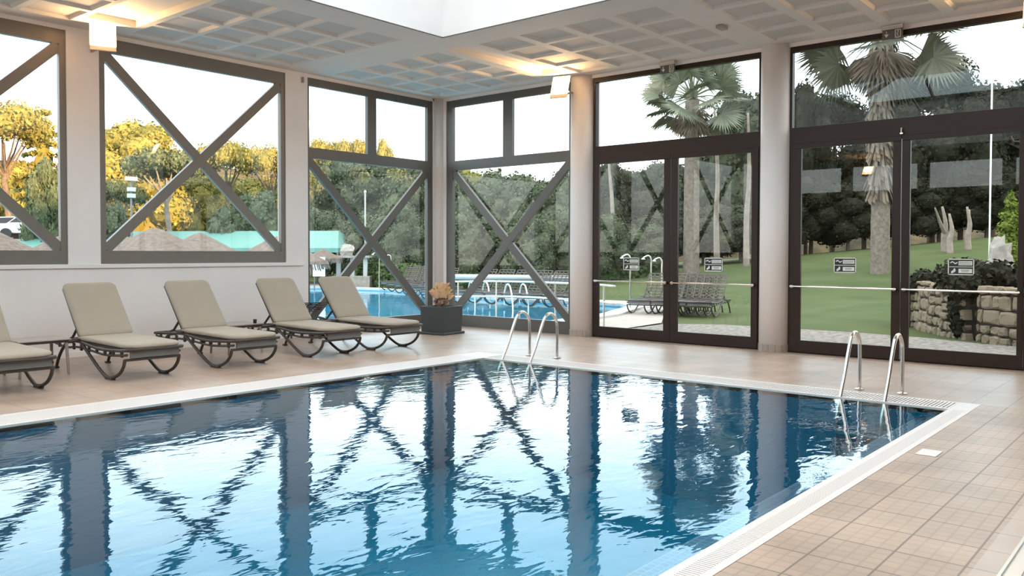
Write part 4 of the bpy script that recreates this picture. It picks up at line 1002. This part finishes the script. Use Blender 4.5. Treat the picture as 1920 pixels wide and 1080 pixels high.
# rolled cover
a = at(842, 519, 27.5); c = at(1085, 522, 26.5); mid_ = (a+c)/2; e = empty('pool_cover_reel', (mid_.x, mid_.y, -.09))
b = MB(); b.tube([a-mid_+Vector((0, 0, mid_.z+.09)), c-mid_+Vector((0, 0, mid_.z+.09))], .09, 14); b.build('rolled_cover', 'coping', e, smooth=True)
for q in (a, c):
    for s in (-.3, .3):
        b = MB(); b.tube([(q.x-mid_.x+s*.5, q.y-mid_.y+s, 0), (q.x-mid_.x, q.y-mid_.y, mid_.z+.09)], .025, 6); b.build('leg', 'steel', e)
tag(e, 'long white rolled pool cover on a reel beyond the outdoor pool', 'pool cover reel')
b = MB(); b.box(-.28, -.22, 0, .28, .22, .42); tag(b.build('starting_block', 'coping', loc=(3.35, -1.35, -.09), bevel=.02), 'small white block at the pool edge behind the lower right brace', 'block')
e = empty('floating_mat', (2.35, 1.0, -.14)); b = MB(); b.box(-.5, -.25, 0, .5, .25, .04); b.build('top_pad', 'coping', e, bevel=.015); b = MB(); b.box(-.47, -.22, -.03, .47, .22, 0.0); b.build('under_pad', 'black', e)
tag(e, 'white and dark float lying on the outdoor pool behind the ladder', 'pool float')
b = MB(); b.bar((0, 0, 0), (1.0, -2.4, 0), .10, .05); tag(b.build('lane_float', 'coping', loc=(1.1, 4.7, -.14)), 'long white float line lying on the outdoor pool behind the last lounger', 'float line')
# hedges
def hedge(pa, pb, z0, z1, w_, label, seed):
    a = Vector((*pa, 0)); c = Vector((*pb, 0)); L = (c-a).length; ang = math.atan2(c.y-a.y, c.x-a.x); rng = random.Random(seed); b = MB(); b.box(.05, -w_/2+.05, 0, L-.05, w_/2-.05, z1-z0-.05)
    for i in range(int(L*260)):
        f = rng.random(); q = rng.choice(((rng.uniform(0, L), rng.choice((-1, 1))*w_/2, rng.uniform(0, z1-z0)), (rng.uniform(0, L), rng.uniform(-w_/2, w_/2), z1-z0))); q = Vector(q)
        t = Vector((rng.uniform(-1, 1), rng.uniform(-1, 1), rng.uniform(-1, 1))).normalized(); u = t.cross(Vector((rng.uniform(-1, 1), rng.uniform(-1, 1), 1))).normalized(); s = .09
        b.add([q-t*s-u*s, q+t*s-u*s, q+t*s+u*s, q-t*s+u*s], [(0,1,2,3)])
    o = b.build('clipped_hedge', 'hedge', loc=(a.x, a.y, z0)); o.rotation_euler = (0, 0, ang); tag(o, label, 'hedge')
hedge(spot(672, 42)[:2], spot(775, 37)[:2], -.12, .95, 1.2, 'clipped green hedge across the pool, left of the corner post', 1)
hedge(spot(855, 33)[:2], spot(1075, 31)[:2], -.12, .62, 1.0, 'low clipped hedge behind the rolled pool cover', 2)
hedge(spot(1100, 44)[:2], spot(1245, 46)[:2], -.12, .75, 1.2, 'low dark hedge at the far side of the lawn, left door leaf', 3)
# ---- canopy
pa = spot(-60, 45, 0); pb = spot(634, 41, 0); d = (pb-pa); L = d.length; ang = math.atan2(d.y, d.x)
e = empty('turquoise_canopy', (pa.x, pa.y, -.12), ang); b = MB(); z0, z1 = 1.86, 2.76; wd = 4.2
b.add([(0,0,z0),(L,0,z0),(L,wd,z0),(0,wd,z0),(6,wd/2,z1),(L-.9,wd/2,z1)], [(0,1,5,4),(1,2,5),(2,3,4,5),(3,0,4)]); b.build('canvas_roof', 'canvas', e)
b = MB(); b.box(0, -.01, z0-.22, L, .01, z0); b.box(L-.01, 0, z0-.22, L+.01, wd, z0); b.build('valance', 'canvas', e)
for k in range(8):
    for y in (.05, wd-.05):
        b = MB(); b.tube([(L*k/7.05+.1, y, 0), (L*k/7.05+.1, y, z0)], .045, 8); b.build('post', 'greybar', e)
tag(e, 'long turquoise canvas canopy stretching behind the straw parasols', 'canopy')
# ---- straw parasols
def parasol(px, D, top, wpx, label):
    p = spot(px, D, -.12); h = CH+(472.5-top)/FL*D+.12; R = wpx/2/FL*D; e = empty('straw_parasol', p); rng = random.Random(px)
    b = MB(); prof = [(R*1.0, h-R*.52), (R*.97, h-R*.47), (R*.6, h-R*.27), (R*.22, h-R*.06), (R*.10, h), (.02, h+.04)]; b.lathe(prof, 28); b.build('thatch', 'straw', e, smooth=False)
    b = MB()
    for i in range(90):
        a = 2*PI*i/90; r = R*1.0; b.bar((math.cos(a)*r*.96, math.sin(a)*r*.96, h-R*.46), (math.cos(a)*r*1.02, math.sin(a)*r*1.02, h-R*.52-rng.uniform(.1, .22)), .05, .01)
    b.build('fringe', 'straw', e); b = MB(); b.tube([(0, 0, 0), (0, 0, h-.1)], .06, 8); b.build('pole', 'bark', e)
    tag(e, label, 'parasol', 'straw parasols behind the parapet')
parasol(292, 27, 431, 230, 'large straw parasol, tallest one, centre of the crossed window')
parasol(374, 31, 439, 150, 'straw parasol just right of the tallest one')
parasol(236, 30, 446, 130, 'straw parasol just left of the tallest one')
parasol(520, 26, 446, 190, 'straw parasol at lower right corner of the crossed window')
parasol(-18, 24, 434, 190, 'straw parasol at the bottom left of the leftmost window')
parasol(112, 27, 446, 130, 'straw parasol at lower right of the leftmost window')
parasol(606, 38, 468, 70, 'small straw parasol under the canopy end in the corner glazing')
# ---- lamp mast, notice board, columns
p = spot(247, 40, -.12); e = empty('floodlight_mast', p); H_ = CH+(472.5-335)/FL*40+.12
b = MB(); b.tube([(0, 0, 0), (0, 0, H_)], .05, 8); b.build('mast', 'greybar', e)
for z, w_ in ((H_-.05, .55), (H_-.55, .35), (H_-.85, .35)):
    b = MB(); b.box(-w_/2, -.12, z-.1, w_/2, .08, z+.1); b.build('floodlight', 'coping', e, bevel=.02)
tag(e, 'floodlight mast with pale lamps in front of the golden pines', 'lamp mast')
p = spot(685, 42, -.12); e = empty('lamp_post', p); H_ = 4.6; b = MB(); b.tube([(0, 0, 0), (0, 0, H_)], .04, 8); b.build('post', 'coping', e); b = MB(); b.lathe([(.04, 0), (.07, .05), (.05, .14), (.02, .16)], 14, (0, 0, H_)); b.build('lantern', 'coping', e)
tag(e, 'slim pale lamp post behind the left brace of corner glazing', 'lamp post')
p = spot(598, 36, -.12); e = empty('notice_board', p, YAW-PI/2); b = MB(); b.box(-.26, -.02, .62, .26, .02, 1.45); b.build('board', 'white', e)
for s in (-.2, .2):
    b = MB(); b.box(s-.02, -.02, 0, s+.02, .02, .62); b.build('leg', 'greybar', e)
tag(e, 'white notice board on legs under the canopy end', 'notice board')
p = spot(655, 39, -.12); e = empty('garden_pavilion', p, YAW-PI/2)
for x in (-.5, .15, .75):
    b = MB(); b.box(x-.09, -.09, .0, x+.09, .09, 1.45); b.build('column', 'coping', e)
b = MB(); b.box(-.75, -.6, .0, 1.05, .5, .55); b.build('plinth', 'paleStone', e); b = MB(); sphere(b, (-.1, .1, 1.72), 1, 10, 8, .25, random.Random(2), (.32, .3, .30)); b.build('stone_ornament', 'paleStone', e)
b = MB(); b.box(-.7, -.3, 1.4, 1.0, .3, 1.5); b.build('lintel', 'paleStone', e); tag(e, 'small stone garden shelter with white columns across the pool', 'garden shelter')
# ---- parked cars
def car(px, D, m, label, rz):
    p = spot(px, D, 1.55-.12); e = empty('parked_car', (p.x, p.y, -.12), YAW-PI/2+rz)
    prof = [(-2.1, .35), (-2.1, .75), (-1.9, .85), (-1.3, .92), (-.7, 1.38), (.6, 1.42), (1.3, .98), (2.0, .88), (2.12, .6), (2.1, .35)]
    b = MB(); n = len(prof); b.v = [(x, -.82, z) for x, z in prof]+[(x, .82, z) for x, z in prof]
    b.f = [tuple(range(n)), tuple(reversed(range(n, 2*n)))]+[(i+n, (i+1) % n+n, (i+1) % n, i) for i in range(n)]; b.m = [0]*(n+2); b.build('body', m, e, bevel=.08)
    b = MB(); g = [(-1.12, .98), (-.65, 1.32), (.55, 1.36), (1.1, 1.02)]
    for s in (-.825, .825): b.add([(x, s, z) for x, z in g]+[(x, s*1.006, z) for x, z in g], [(0,1,2,3),(7,6,5,4),(0,4,5,1),(1,5,6,2),(2,6,7,3),(3,7,4,0)])
    b.build('window_glass', 'carglass', e)
    for x in (-1.3, 1.3):
        for s in (-.78, .78):
            b = MB(); b.tube([(x, s-.1, .32), (x, s+.1, .32)], .32, 18); b.build('wheel', 'black', e)
    e.location.z = 2.25
    return tag(e, label, 'car')
e1 = car(18, 52, 'carwhite', 'white parked car at the left edge of the leftmost window', .3)
e2 = car(68, 50, 'carwhite', 'white parked car just left of the red car', .15)
e3 = car(98, 54, 'carred', 'red parked car behind the lower brace of the leftmost window', .1)
b = MB(); c0 = spot(50, 52, 0); b.box(-7, -4, -.3, 7, 4, 2.25); o = b.build('parking_terrace', 'paving', loc=(c0.x, c0.y, 0)); o.rotation_euler = (0, 0, YAW-PI/2); tag(o, 'raised pale parking terrace carrying the three parked cars', 'terrace')
# ---- unseen blocks added out of frame to keep the sun off the garden
b = MB(); b.box(-90, -44, -.3, 16.5, -32, 13.2); struct(b.build('wall_sun_blocker_low', 'wall'))
b = MB(); b.box(17, -46, -.3, 130, -34, 21.0); struct(b.build('wall_sun_blocker_tall', 'wall'))
